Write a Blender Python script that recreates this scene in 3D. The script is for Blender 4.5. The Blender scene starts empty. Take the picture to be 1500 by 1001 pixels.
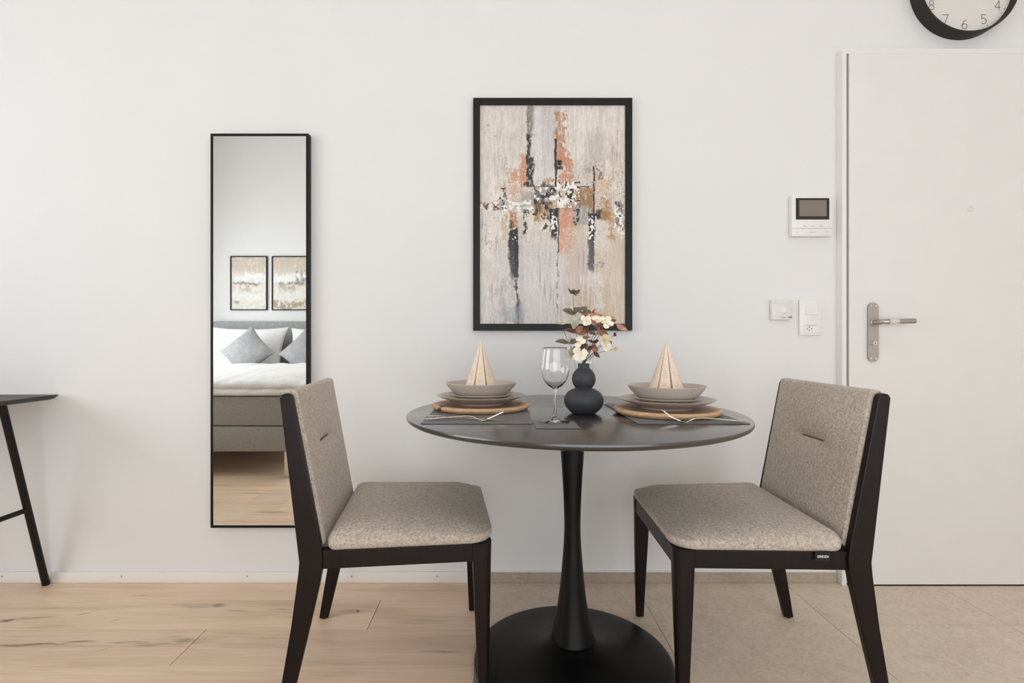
import bpy, bmesh, math, random
import numpy as np
from mathutils import Vector, Matrix, noise as mnoise
random.seed(7)
PI = math.pi
C = bpy.context.scene.collection

# ------------------------------------------------------------------ camera, world, lights, exposure
sc = bpy.context.scene
sc.view_settings.view_transform = 'Standard'
sc.view_settings.look = 'None'
sc.view_settings.gamma = 1.0
sc.view_settings.use_curve_mapping = False
sc.view_settings.exposure = -0.12
CAMD, CAMH, FPX = 2.071, 0.972, 750.0
cd = bpy.data.cameras.new('camera'); cam = bpy.data.objects.new('camera', cd); C.objects.link(cam)
cd.sensor_width = 36.0; cd.lens = 18.0; cd.shift_x = 0.012; cd.clip_start = 0.02
cam.location = (0, -CAMD, CAMH); cam.rotation_euler = (PI/2, 0, 0)
sc.camera = cam
w = bpy.data.worlds.new('world'); sc.world = w; w.use_nodes = True
wb = w.node_tree.nodes['Background']; wb.inputs[0].default_value = (0.80, 0.90, 1.0, 1); wb.inputs[1].default_value = 1.0
sc.cycles.max_bounces = 10; sc.cycles.diffuse_bounces = 8; sc.cycles.caustics_reflective = False
sc.cycles.caustics_refractive = False

def area(name, loc, rot, sx, sy, power, col):
    l = bpy.data.lights.new(name, 'AREA'); l.shape = 'RECTANGLE'; l.size = sx; l.size_y = sy
    l.energy = power; l.color = col
    o = bpy.data.objects.new(name, l); C.objects.link(o); o.location = loc; o.rotation_euler = rot
    return o
# daylight entering at the left window, plus added fill: an unseen window behind the camera and three unseen ceiling lamps
area('daylight_left', (-3.50, -2.05, 1.25), (PI/2, 0, -PI/2), 2.1, 1.65, 60, (0.93, 0.97, 1.0))
area('rear_fill_light', (0.80, -3.70, 1.08), (PI/2, 0, 0), 3.7, 2.0, 72, (0.93, 0.97, 1.0))
for lx, ly in ((-1.6, -1.5), (0.5, -1.35), (2.2, -1.6)):
    area('ceiling_fill_light', (lx, ly, 3.35), (0, 0, 0), 0.42, 0.42, 2, (1.0, 0.95, 0.90))

# ------------------------------------------------------------------ materials
def lin(c):
    out = []
    for v in c:
        v = v/255.0
        out.append(v/12.92 if v <= 0.04045 else ((v+0.055)/1.055)**2.4)
    return tuple(out)

class Mat:
    def __init__(s, name):
        s.m = bpy.data.materials.new(name); s.m.use_nodes = True
        s.nt = s.m.node_tree; s.b = s.nt.nodes['Principled BSDF']
    def n(s, t, **k):
        nd = s.nt.nodes.new(t)
        for a, v in k.items():
            if a.startswith('_'): setattr(nd, a[1:], v)
            else: nd.inputs[a.replace('__', ' ')].default_value = v
        return nd
    def l(s, a, b): s.nt.links.new(a, b)
    def set(s, **k):
        for a, v in k.items():
            s.b.inputs[a.replace('__', ' ')].default_value = v
        return s

def rgba(c): return (c[0], c[1], c[2], 1)

def simple(name, rgb, rough=0.5, metal=0.0, bump=0.0, bscale=200, var=0.04, vscale=8, **k):
    """plain surface with a little procedural colour variation and relief"""
    M = Mat(name); c = lin(rgb)
    M.set(Roughness=rough, Metallic=metal, **k)
    tc = M.n('ShaderNodeTexCoord')
    nz = M.n('ShaderNodeTexNoise', Scale=vscale, Detail=4.0)
    M.l(tc.outputs['Object'], nz.inputs['Vector'])
    rp = M.n('ShaderNodeValToRGB')
    rp.color_ramp.elements[0].position = 0.3; rp.color_ramp.elements[1].position = 0.7
    rp.color_ramp.elements[0].color = rgba([x*(1-var) for x in c]); rp.color_ramp.elements[1].color = rgba([min(1, x*(1+var)) for x in c])
    M.l(nz.outputs['Fac'], rp.inputs[0]); M.l(rp.outputs[0], M.b.inputs['Base Color'])
    if bump:
        n2 = M.n('ShaderNodeTexNoise', Scale=bscale, Detail=3.0); M.l(tc.outputs['Object'], n2.inputs['Vector'])
        bp = M.n('ShaderNodeBump', Strength=bump, Distance=0.001); M.l(n2.outputs['Fac'], bp.inputs['Height'])
        M.l(bp.outputs[0], M.b.inputs['Normal'])
    return M.m

def mixc(M, fac, a, b):
    mx = M.n('ShaderNodeMix'); mx.data_type = 'RGBA'
    for s, v in ((0, fac), (6, a), (7, b)):
        if hasattr(v, 'links') or isinstance(v, bpy.types.NodeSocket): M.l(v, mx.inputs[s])
        elif s == 0: mx.inputs[0].default_value = v
        else: mx.inputs[s].default_value = rgba(v)
    return mx.outputs[2]

def ramp(M, src, stops):
    rp = M.n('ShaderNodeValToRGB'); e = rp.color_ramp.elements
    while len(e) < len(stops): e.new(0.5)
    for k, (p, c) in enumerate(stops): e[k].position = p; e[k].color = rgba(c)
    M.l(src, rp.inputs[0]); return rp.outputs[0]

def wood_floor():
    M = Mat('oak_plank'); M.set(Roughness=0.42)
    g = M.n('ShaderNodeNewGeometry'); oi = M.n('ShaderNodeObjectInfo')
    off = M.n('ShaderNodeVectorMath', _operation='MULTIPLY_ADD')
    cb = M.n('ShaderNodeCombineXYZ')
    M.l(oi.outputs['Random'], cb.inputs[2]); M.l(oi.outputs['Random'], cb.inputs[0])
    M.l(cb.outputs[0], off.inputs[0]); off.inputs[1].default_value = (31, 0, 47); M.l(g.outputs['Position'], off.inputs[2])
    sc1 = M.n('ShaderNodeVectorMath', _operation='MULTIPLY'); M.l(off.outputs[0], sc1.inputs[0]); sc1.inputs[1].default_value = (1.1, 11, 1)
    n1 = M.n('ShaderNodeTexNoise', Scale=1.6, Detail=7.0, Roughness=0.6, Distortion=0.7); M.l(sc1.outputs[0], n1.inputs['Vector'])
    sc2 = M.n('ShaderNodeVectorMath', _operation='MULTIPLY'); M.l(off.outputs[0], sc2.inputs[0]); sc2.inputs[1].default_value = (5, 170, 1)
    n2 = M.n('ShaderNodeTexNoise', Scale=1.0, Detail=5.0, Roughness=0.65); M.l(sc2.outputs[0], n2.inputs['Vector'])
    base = ramp(M, n1.outputs['Fac'], [(0.25, lin((204, 173, 145))), (0.45, lin((226, 197, 170))), (0.62, lin((235, 208, 182))), (0.8, lin((212, 182, 155)))])
    fine = ramp(M, n2.outputs['Fac'], [(0.3, (0.84, 0.81, 0.79)), (0.6, (1, 1, 1))])
    mm = M.n('ShaderNodeMix', _data_type='RGBA', _blend_type='MULTIPLY'); mm.inputs[0].default_value = 0.8
    M.l(base, mm.inputs[6]); M.l(fine, mm.inputs[7])
    col = mm.outputs[2]
    # per-plank tone
    hv = M.n('ShaderNodeHueSaturation'); mr = M.n('ShaderNodeMapRange'); mr.inputs['To Min'].default_value = 0.91; mr.inputs['To Max'].default_value = 1.05
    M.l(oi.outputs['Random'], mr.inputs['Value']); M.l(mr.outputs[0], hv.inputs['Value']); M.l(col, hv.inputs['Color']); col = hv.outputs[0]
    # knots and mineral streaks: (x, y, half length, half width, strength, slope)
    knots = [(-1.034, -.182, .030, .018, .8, 0), (-1.10, -.186, .13, .020, .35, 0), (-1.715, -.293, .03, .014, .95, .2), (-1.65, -.275, .10, .012, .5, .25),
             (-1.48, -.237, .03, .006, .55, .3), (-1.335, -.292, .02, .006, .4, .5), (-.80, -.215, .06, .006, .55, 0), (-.95, -.215, .05, .008, .4, 0),
             (-.512, -.224, .011, .011, .9, 0), (-.53, -.226, .06, .02, .25, 0), (-1.52, -.433, .16, .008, .7, .08), (-1.36, -.412, .06, .010, .55, .0),
             (-1.19, -.419, .09, .010, .6, -.05), (-1.10, -.432, .10, .010, .55, .02), (-1.03, -.408, .05, .026, .6, .12), (-1.08, -.416, .14, .035, .3, .1),
             (-.75, -.437, .2, .02, .22, .0), (-.68, -.44, .06, .012, .3, .0), (-1.25, -.446, .02, .004, .7, .6), (-1.37, -.105, .04, .004, .5, 0), (-.28, -.30, .12, .02, .25, 0),
             (-.17, -.47, .09, .012, .3, -.1), (-1.3, -.9, .15, .02, .4, .05), (-1.05, -1.2, .05, .02, .6, 0), (-1.5, -1.25, .2, .015, .4, .05)]
    sp = M.n('ShaderNodeSeparateXYZ')
    dn = M.n('ShaderNodeTexNoise', Scale=9.0, Detail=3.0); dm = M.n('ShaderNodeVectorMath', _operation='MULTIPLY_ADD')
    M.l(g.outputs['Position'], dn.inputs['Vector']); M.l(dn.outputs['Color'], dm.inputs[0]); dm.inputs[1].default_value = (0.03, 0.05, 0)
    M.l(g.outputs['Position'], dm.inputs[2]); M.l(dm.outputs[0], sp.inputs[0])
    acc = None
    def mt(op, a, b=None):
        nd = M.n('ShaderNodeMath', _operation=op)
        for i, v in enumerate((a, b)):
            if v is None: continue
            if isinstance(v, (int, float)): nd.inputs[i].default_value = v
            else: M.l(v, nd.inputs[i])
        return nd.outputs[0]
    for kx, ky, ax, ay, s_, sl in knots:
        dx = mt('SUBTRACT', sp.outputs[0], kx+.015); dy = mt('SUBTRACT', sp.outputs[1], ky+.025)
        dy = mt('SUBTRACT', dy, mt('MULTIPLY', dx, sl))
        q = mt('ADD', mt('POWER', mt('ABSOLUTE', mt('DIVIDE', dx, ax)), 2.0), mt('POWER', mt('ABSOLUTE', mt('DIVIDE', dy, ay)), 2.0))
        mk = mt('MULTIPLY', mt('MAXIMUM', mt('SUBTRACT', 1.0, q), 0.0), s_)
        acc = mk if acc is None else mt('MAXIMUM', acc, mk)
    # break the stains along the grain
    br = M.n('ShaderNodeMapRange'); br.inputs['From Min'].default_value = 0.35; br.inputs['From Max'].default_value = 0.62; br.inputs['To Min'].default_value = 1.0; br.inputs['To Max'].default_value = 0.35
    M.l(n2.outputs['Fac'], br.inputs['Value'])
    col = mixc(M, mt('MINIMUM', mt('MULTIPLY', mt('MULTIPLY', acc, 1.35), br.outputs[0]), 1.0), col, lin((98, 80, 74)))
    M.l(col, M.b.inputs['Base Color'])
    bp = M.n('ShaderNodeBump', Strength=0.12, Distance=0.001); M.l(n2.outputs['Fac'], bp.inputs['Height']); M.l(bp.outputs[0], M.b.inputs['Normal'])
    return M.m

def tile_mat(name, k=1.0):
    M = Mat(name); M.set(Roughness=0.55)
    g = M.n('ShaderNodeNewGeometry'); oi = M.n('ShaderNodeObjectInfo')
    cb = M.n('ShaderNodeCombineXYZ'); M.l(oi.outputs['Random'], cb.inputs[2])
    off = M.n('ShaderNodeVectorMath', _operation='MULTIPLY_ADD'); M.l(cb.outputs[0], off.inputs[0]); off.inputs[1].default_value = (0, 0, 53); M.l(g.outputs['Position'], off.inputs[2])
    n1 = M.n('ShaderNodeTexNoise', Scale=3.2, Detail=8.0, Roughness=0.62, Distortion=1.2); M.l(off.outputs[0], n1.inputs['Vector'])
    n2 = M.n('ShaderNodeTexNoise', Scale=26.0, Detail=8.0, Roughness=0.75, Distortion=2.2); M.l(off.outputs[0], n2.inputs['Vector'])
    n3 = M.n('ShaderNodeTexNoise', Scale=7.0, Detail=7.0, Roughness=0.7, Distortion=4.0); M.l(off.outputs[0], n3.inputs['Vector'])
    f = lambda c: tuple(x*k for x in lin(c))
    base = ramp(M, n1.outputs['Fac'], [(0.3, f((200, 181, 161))), (0.7, f((220, 202, 183)))])
    base = mixc(M, 0.42, base, ramp(M, n2.outputs['Fac'], [(0.3, f((166, 147, 128))), (0.55, f((226, 208, 190))), (0.7, f((240, 226, 211)))]))
    vein = M.n('ShaderNodeMapRange'); vein.inputs['From Min'].default_value = 0.0; vein.inputs['From Max'].default_value = 0.018; vein.inputs['To Min'].default_value = 0.5; vein.inputs['To Max'].default_value = 0.0
    ab = M.n('ShaderNodeMath', _operation='SUBTRACT'); M.l(n3.outputs['Fac'], ab.inputs[0]); ab.inputs[1].default_value = 0.5
    ab2 = M.n('ShaderNodeMath', _operation='ABSOLUTE'); M.l(ab.outputs[0], ab2.inputs[0]); M.l(ab2.outputs[0], vein.inputs['Value'])
    col = mixc(M, vein.outputs[0], base, f((226, 214, 200)))
    M.l(col, M.b.inputs['Base Color'])
    bp = M.n('ShaderNodeBump', Strength=0.15, Distance=0.001); M.l(n2.outputs['Fac'], bp.inputs['Height']); M.l(bp.outputs[0], M.b.inputs['Normal'])
    return M.m

def fabric(name, c1, c2, scale=260, rough=0.95, weave=False, k=0.5):
    M = Mat(name); M.set(Roughness=rough); M.b.inputs['Sheen Weight'].default_value = 0.15
    tc = M.n('ShaderNodeTexCoord')
    n1 = M.n('ShaderNodeTexNoise', Scale=float(scale), Detail=3.0, Roughness=0.7); M.l(tc.outputs['Object'], n1.inputs['Vector'])
    n2 = M.n('ShaderNodeTexNoise', Scale=float(scale)*.28, Detail=4.0, Roughness=0.7); M.l(tc.outputs['Object'], n2.inputs['Vector'])
    a = M.n('ShaderNodeMath', _operation='MULTIPLY_ADD'); M.l(n2.outputs['Fac'], a.inputs[0]); a.inputs[1].default_value = 0.5
    h = M.n('ShaderNodeMath', _operation='MULTIPLY'); M.l(n1.outputs['Fac'], h.inputs[0]); h.inputs[1].default_value = 0.5; M.l(h.outputs[0], a.inputs[2])
    src = a.outputs[0]
    if weave:
        wv = M.n('ShaderNodeTexWave', Scale=scale*.5, Distortion=3.0, Detail=2.0); wv.bands_direction = 'X'; M.l(tc.outputs['Object'], wv.inputs['Vector'])
        w2 = M.n('ShaderNodeTexWave', Scale=scale*.5, Distortion=3.0, Detail=2.0); w2.bands_direction = 'Z'; M.l(tc.outputs['Object'], w2.inputs['Vector'])
        ad = M.n('ShaderNodeMath', _operation='ADD'); M.l(wv.outputs['Fac'], ad.inputs[0]); M.l(w2.outputs['Fac'], ad.inputs[1])
        a3 = M.n('ShaderNodeMath', _operation='MULTIPLY_ADD'); M.l(ad.outputs[0], a3.inputs[0]); a3.inputs[1].default_value = 0.12; M.l(src, a3.inputs[2]); src = a3.outputs[0]
    M.l(ramp(M, src, [(0.36, lin(c1)), (0.64, lin(c2))]), M.b.inputs['Base Color'])
    bp = M.n('ShaderNodeBump', Strength=k, Distance=0.001); M.l(n1.outputs['Fac'], bp.inputs['Height']); M.l(bp.outputs[0], M.b.inputs['Normal'])
    return M.m

def grainwood(name, c1, c2, rough, axis, scale=1.0, coat=0.0, spec=0.5):
    M = Mat(name); M.set(Roughness=rough); M.b.inputs['Specular IOR Level'].default_value = spec; M.b.inputs['Coat Weight'].default_value = coat; M.b.inputs['Coat Roughness'].default_value = 0.2
    tc = M.n('ShaderNodeTexCoord')
    s = M.n('ShaderNodeVectorMath', _operation='MULTIPLY'); M.l(tc.outputs['Object'], s.inputs[0])
    v = [40*scale]*3; v['xyz'.index(axis)] = 3*scale; s.inputs[1].default_value = v
    n1 = M.n('ShaderNodeTexNoise', Scale=1.0, Detail=6.0, Roughness=0.65, Distortion=0.5); M.l(s.outputs[0], n1.inputs['Vector'])
    M.l(ramp(M, n1.outputs['Fac'], [(0.3, lin(c1)), (0.7, lin(c2))]), M.b.inputs['Base Color'])
    bp = M.n('ShaderNodeBump', Strength=0.12, Distance=0.001); M.l(n1.outputs['Fac'], bp.inputs['Height']); M.l(bp.outputs[0], M.b.inputs['Normal'])
    return M.m

def vcol(name, rough=0.45):
    M = Mat(name); M.set(Roughness=rough)
    a = M.n('ShaderNodeVertexColor'); a.layer_name = 'Col'; M.l(a.outputs[0], M.b.inputs['Base Color'])
    return M.m

def glassmat(name, rough=0.0):
    M = Mat(name); M.set(Roughness=rough, IOR=1.48); M.b.inputs['Transmission Weight'].default_value = 1.0
    M.b.inputs['Base Color'].default_value = (1, 1, 1, 1)
    return M.m

def board_mat():
    M = Mat('acacia_board'); M.set(Roughness=0.5)
    tc = M.n('ShaderNodeTexCoord'); s = M.n('ShaderNodeVectorMath', _operation='MULTIPLY'); M.l(tc.outputs['Object'], s.inputs[0]); s.inputs[1].default_value = (12, 70, 70)
    n1 = M.n('ShaderNodeTexNoise', Scale=1.0, Detail=5.0, Roughness=0.6, Distortion=1.0); M.l(s.outputs[0], n1.inputs['Vector'])
    c_in = ramp(M, n1.outputs['Fac'], [(0.3, lin((146, 116, 92))), (0.7, lin((186, 156, 130)))])
    c_out = ramp(M, n1.outputs['Fac'], [(0.3, lin((186, 146, 108))), (0.7, lin((216, 180, 142)))])
    sp = M.n('ShaderNodeSeparateXYZ'); M.l(tc.outputs['Object'], sp.inputs[0])
    cx = M.n('ShaderNodeCombineXYZ'); M.l(sp.outputs[0], cx.inputs[0]); M.l(sp.outputs[1], cx.inputs[1])
    ln = M.n('ShaderNodeVectorMath', _operation='LENGTH'); M.l(cx.outputs[0], ln.inputs[0])
    mr = M.n('ShaderNodeMapRange'); mr.inputs['From Min'].default_value = .125; mr.inputs['From Max'].default_value = .142; M.l(ln.outputs['Value'], mr.inputs['Value'])
    M.l(mixc(M, mr.outputs[0], c_in, c_out), M.b.inputs['Base Color'])
    return M.m

M_ = {}
M_['wall'] = simple('wall_paint', (228, 227, 226), 0.9, bump=0.12, bscale=350, var=0.012, vscale=3)
M_['ceiling'] = simple('ceiling_paint', (238, 237, 234), 0.9, var=0.01)
M_['trimw'] = simple('white_lacquer', (233, 231, 227), 0.4, var=0.01)
M_['door'] = simple('door_lacquer', (227, 225, 222), 0.45, bump=0.03, bscale=90, var=0.012)
M_['frame_white'] = simple('door_frame_lacquer', (229, 228, 225), 0.4, var=0.01)
M_['seal'] = simple('rubber_seal_gap_shade', (12, 12, 13), 0.9, Specular__IOR__Level=0.1)  # rubber parts, and the black strip painted as shade under the door
M_['oak'] = wood_floor()
M_['tile'] = tile_mat('stone_tile'); M_['tile_dark'] = tile_mat('stone_skirting', 0.62)
M_['grout'] = simple('grout', (84, 72, 62), 0.9)
M_['alu'] = simple('aluminium_strip', (190, 188, 184), 0.35, 1.0)
M_['chair_wood'] = grainwood('espresso_wood', (16, 9, 8), (28, 16, 13), 0.36, 'z', spec=0.24)
M_['chair_fabric'] = fabric('taupe_wool', (134, 123, 111), (222, 208, 193), 480)
M_['seam'] = simple('dark_thread', (112, 99, 86), 0.9)
M_['blackmetal'] = simple('black_powder_coat', (15, 15, 16), 0.45, bump=0.08, bscale=600, Specular__IOR__Level=0.3)
M_['tabletop'] = grainwood('blackened_wood_top', (30, 27, 25), (46, 41, 38), 0.35, 'x', 0.8, coat=1.0)
M_['tulip'] = simple('satin_black_metal', (6, 6, 7), 0.38, bump=0.03, bscale=500, Specular__IOR__Level=0.25)
M_['mat'] = fabric('dark_place_mat', (68, 64, 61), (84, 80, 76), 500, 0.6, k=0.15)
M_['ceramic'] = simple('taupe_stoneware', (190, 178, 168), 0.33, var=0.03, vscale=30)
M_['rimcer'] = simple('stoneware_rim', (205, 190, 176), 0.35)
M_['board'] = board_mat()
M_['crack'] = simple('bark_crack', (50, 32, 22), 0.9)
M_['napkin'] = fabric('beige_paper_napkin', (226, 206, 184), (238, 220, 200), 600, 0.9, k=0.1)
M_['print'] = simple('napkin_print', (202, 180, 158), 0.9)
M_['steel'] = simple('polished_steel', (222, 216, 208), 0.14, 1.0)
M_['nickel'] = simple('brushed_nickel', (178, 170, 162), 0.38, 1.0, bump=0.1, bscale=400)
M_['plastic_clear'] = simple('clear_plastic_wrap', (205, 205, 205), 0.2, var=0.2, vscale=300)
M_['glass'] = glassmat('wine_glass'); M_['pane'] = glassmat('window_glass')
M_['vase'] = simple('matte_slate_ceramic', (52, 55, 60), 0.62, bump=0.15, bscale=700)
M_['frame'] = grainwood('black_picture_frame', (22, 22, 22), (30, 29, 29), 0.5, 'z', spec=0.25)
M_['mirrorframe'] = simple('black_mirror_frame', (12, 12, 12), 0.5, Specular__IOR__Level=0.25)
mm_ = Mat('mirror_silver'); mm_.set(Metallic=1.0, Roughness=0.0); mm_.b.inputs['Base Color'].default_value = (0.98, 1.0, 0.99, 1); M_['mirror'] = mm_.m
M_['art'] = vcol('canvas_print', 0.5); M_['paper'] = simple('backing_board', (120, 110, 100), 0.8)
M_['white_plastic'] = simple('white_plastic', (231, 230, 227), 0.35, var=0.005)
M_['white_plastic2'] = simple('light_grey_plastic', (221, 219, 216), 0.4, var=0.005)
M_['grey_mark'] = simple('grey_print', (150, 148, 146), 0.6)
M_['dark_mark'] = simple('dark_print', (60, 58, 58), 0.6)
M_['screen_bezel'] = simple('screen_bezel', (42, 36, 34), 0.2)
M_['screen'] = simple('switched_off_screen', (128, 119, 110), 0.25)
M_['hole'] = simple('socket_hole', (14, 14, 14), 0.8)
M_['clock_rim'] = simple('charcoal_clock_case', (48, 44, 42), 0.6, Specular__IOR__Level=0.25)
M_['clock_face'] = simple('clock_dial', (222, 218, 214), 0.6, var=0.01)
M_['clock_num'] = simple('clock_numeral_ink', (92, 88, 86), 0.7)
M_['bed_fabric'] = fabric('grey_bed_linen_weave', (108, 106, 101), (156, 153, 146), 260, weave=True)
M_['headboard'] = fabric('grey_headboard', (140, 143, 144), (168, 171, 172), 120)
M_['linen'] = fabric('white_linen', (226, 225, 224), (240, 239, 238), 60, k=0.2)
M_['cushion'] = fabric('grey_satin', (140, 140, 141), (168, 168, 169), 80, 0.5, k=0.1)
M_['desk_top'] = simple('black_desk_linoleum', (44, 43, 42), 0.45)
M_['tagcloth'] = simple('black_tag_cloth', (16, 16, 17), 0.8)
M_['white_ink'] = simple('white_ink', (225, 225, 225), 0.6)
M_['lamp'] = Mat('lamp_diffuser').set(Roughness=0.6).m
def leafm(n, a, b):
    M = Mat(n); M.set(Roughness=0.6)
    tc = M.n('ShaderNodeTexCoord'); nz = M.n('ShaderNodeTexNoise', Scale=90.0, Detail=4.0); M.l(tc.outputs['Object'], nz.inputs['Vector'])
    M.l(ramp(M, nz.outputs['Fac'], [(0.3, lin(a)), (0.7, lin(b))]), M.b.inputs['Base Color']); return M.m
M_['leaf_olive'] = leafm('olive_leaf', (78, 70, 56), (112, 102, 84))
M_['leaf_pale'] = leafm('pale_sage_leaf', (164, 162, 140), (198, 194, 172))
M_['leaf_red'] = leafm('russet_leaf', (118, 72, 56), (170, 118, 96))
M_['leaf_coral'] = leafm('coral_leaf', (176, 116, 94), (208, 156, 132))
M_['leaf_brown'] = leafm('brown_leaf', (72, 46, 36), (108, 74, 60))
M_['stem'] = leafm('brown_stem', (70, 58, 46), (96, 80, 64))
M_['petal'] = leafm('cream_petal', (238, 224, 202), (248, 240, 224))
M_['petal_y'] = leafm('straw_petal', (206, 190, 144), (226, 212, 172))
M_['berry'] = leafm('dark_berry', (70, 28, 26), (96, 40, 36))

# ------------------------------------------------------------------ mesh builder
class MB:
    def __init__(s): s.v = []; s.f = []; s.col = None
    def add(s, vs, fs):
        o = len(s.v); s.v += [tuple(p) for p in vs]; s.f += [tuple(i+o for i in f) for f in fs]; return s
    def box(s, x0, y0, z0, x1, y1, z1):
        v = [(x0,y0,z0),(x1,y0,z0),(x1,y1,z0),(x0,y1,z0),(x0,y0,z1),(x1,y0,z1),(x1,y1,z1),(x0,y1,z1)]
        return s.add(v, [(3,2,1,0),(4,5,6,7),(0,1,5,4),(1,2,6,5),(2,3,7,6),(3,0,4,7)])
    def bbox(s, x0, y0, z0, x1, y1, z1, b):
        """box with chamfered edges"""
        bm = bmesh.new(); r = bmesh.ops.create_cube(bm, size=1)
        for v in bm.verts:
            v.co = Vector(((x0+x1)/2+v.co.x*(x1-x0), (y0+y1)/2+v.co.y*(y1-y0), (z0+z1)/2+v.co.z*(z1-z0)))
        bmesh.ops.bevel(bm, geom=list(bm.edges), offset=b, segments=2, affect='EDGES', profile=0.5)
        bm.verts.ensure_lookup_table(); bm.verts.index_update()
        s.add([v.co.copy() for v in bm.verts], [[v.index for v in f.verts] for f in bm.faces]); bm.free(); return s
    def prism(s, pts, fn):
        """pts 2D polygon; fn(p, side) -> 3D point; side 0/1"""
        n = len(pts); v = [fn(p, 0) for p in pts]+[fn(p, 1) for p in pts]
        f = [tuple(range(n))[::-1], tuple(range(n, 2*n))]+[(i, (i+1) % n, n+(i+1) % n, n+i) for i in range(n)]
        return s.add(v, f)
    def lathe(s, prof, c=(0,0,0), n=64, axis='z', rfn=None, close=False):
        """prof list of (r, h); axis z or y (h along -y)"""
        v = []; f = []; rings = []
        for r, h in prof:
            if r < 1e-6:
                rings.append([len(v)]); p = (0, 0, h) if axis == 'z' else (0, -h, 0); v.append(tuple(c[i]+p[i] for i in range(3)))
            else:
                ids = []
                for k in range(n):
                    a = 2*PI*k/n; rr = r if rfn is None else rfn(r, h, a)
                    p = (rr*math.cos(a), rr*math.sin(a), h) if axis == 'z' else (rr*math.cos(a), -h, rr*math.sin(a))
                    ids.append(len(v)); v.append(tuple(c[i]+p[i] for i in range(3)))
                rings.append(ids)
        prs = list(zip(rings, rings[1:]))
        if close: prs.append((rings[-1], rings[0]))
        for A, B in prs:
            for k in range(n):
                k2 = (k+1) % n
                if len(A) == 1 and len(B) == 1: continue
                if len(A) == 1: f.append((A[0], B[k], B[k2]))
                elif len(B) == 1: f.append((A[k], B[0], A[k2])[::1])
                else: f.append((A[k], A[k2], B[k2], B[k]))
        return s.add(v, f)
    def tube(s, pts, r, n=8, r2=None, cap=True):
        pts = [Vector(p) for p in pts]; m = len(pts); v = []; f = []
        up = Vector((0, 0, 1)); d0 = (pts[1]-pts[0]).normalized()
        if abs(d0.dot(up)) > 0.95: up = Vector((1, 0, 0))
        u = d0.cross(up).normalized()
        for i, p in enumerate(pts):
            d = (pts[min(i+1, m-1)]-pts[max(i-1, 0)]).normalized()
            u = (u-d*u.dot(d)).normalized(); w_ = d.cross(u)
            rr = r if r2 is None else r+(r2-r)*i/(m-1)
            for k in range(n):
                a = 2*PI*k/n; v.append(p+u*rr*math.cos(a)+w_*rr*math.sin(a))
        for i in range(m-1):
            for k in range(n): k2 = (k+1) % n; f.append((i*n+k, i*n+k2, (i+1)*n+k2, (i+1)*n+k))
        if cap: f += [tuple(range(n))[::-1], tuple(range((m-1)*n, m*n))]
        return s.add(v, f)
    def grid(s, nx, ny, fn):
        v = [fn(i, j) for j in range(ny) for i in range(nx)]
        f = [(j*nx+i, j*nx+i+1, (j+1)*nx+i+1, (j+1)*nx+i) for j in range(ny-1) for i in range(nx-1)]
        return s.add(v, f)
    def build(s, name, mat, parent=None, origin=None, smooth=None, xf=None):
        me = bpy.data.meshes.new(name)
        o0 = Vector(origin) if origin is not None else Vector((0, 0, 0))
        base = o0+(Vector(parent['_o']) if parent is not None and '_o' in parent else Vector((0, 0, 0))) if False else None
        po = PO.get(parent.name, Vector((0, 0, 0))) if parent is not None else Vector((0, 0, 0))
        my = o0 if origin is not None else po
        vs = [(p[0]-my.x, p[1]-my.y, p[2]-my.z) for p in s.v]
        me.from_pydata(vs, [], s.f); me.update()
        bm = bmesh.new(); bm.from_mesh(me); bmesh.ops.recalc_face_normals(bm, faces=list(bm.faces)); bm.to_mesh(me); bm.free()
        me.materials.append(mat if not isinstance(mat, str) else M_[mat])
        o = bpy.data.objects.new(name, me); C.objects.link(o)
        if parent is not None: o.parent = parent
        o.location = my-po if parent is not None else my
        PO[o.name] = my.copy()
        if smooth is not None:
            me.polygons.foreach_set('use_smooth', [True]*len(me.polygons))
            if smooth < 180: me.set_sharp_from_angle(angle=math.radians(smooth))
        return o
PO = {}
def tag(o, label=None, cat=None, group=None, kind=None):
    if label: o['label'] = label
    if cat: o['category'] = cat
    if group: o['group'] = group
    if kind: o['kind'] = kind
    return o
def empty(name, loc, label=None, cat=None, group=None, kind=None):
    o = bpy.data.objects.new(name, None); C.objects.link(o); o.location = loc; o.empty_display_size = 0.1
    PO[o.name] = Vector(loc); return tag(o, label, cat, group, kind)
def copy_tree(o, parent=None):
    c = o.copy(); C.objects.link(c); c.parent = parent; PO[c.name] = PO.get(o.name, Vector((0,0,0))).copy()
    for ch in list(o.children): copy_tree(ch, c)
    return c
def move_root(o, loc, rz=0): o.location = loc; o.rotation_euler = (0, 0, rz)

def smoothstep(a, b, x):
    t = max(0.0, min(1.0, (x-a)/(b-a))); return t*t*(3-2*t)

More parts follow.
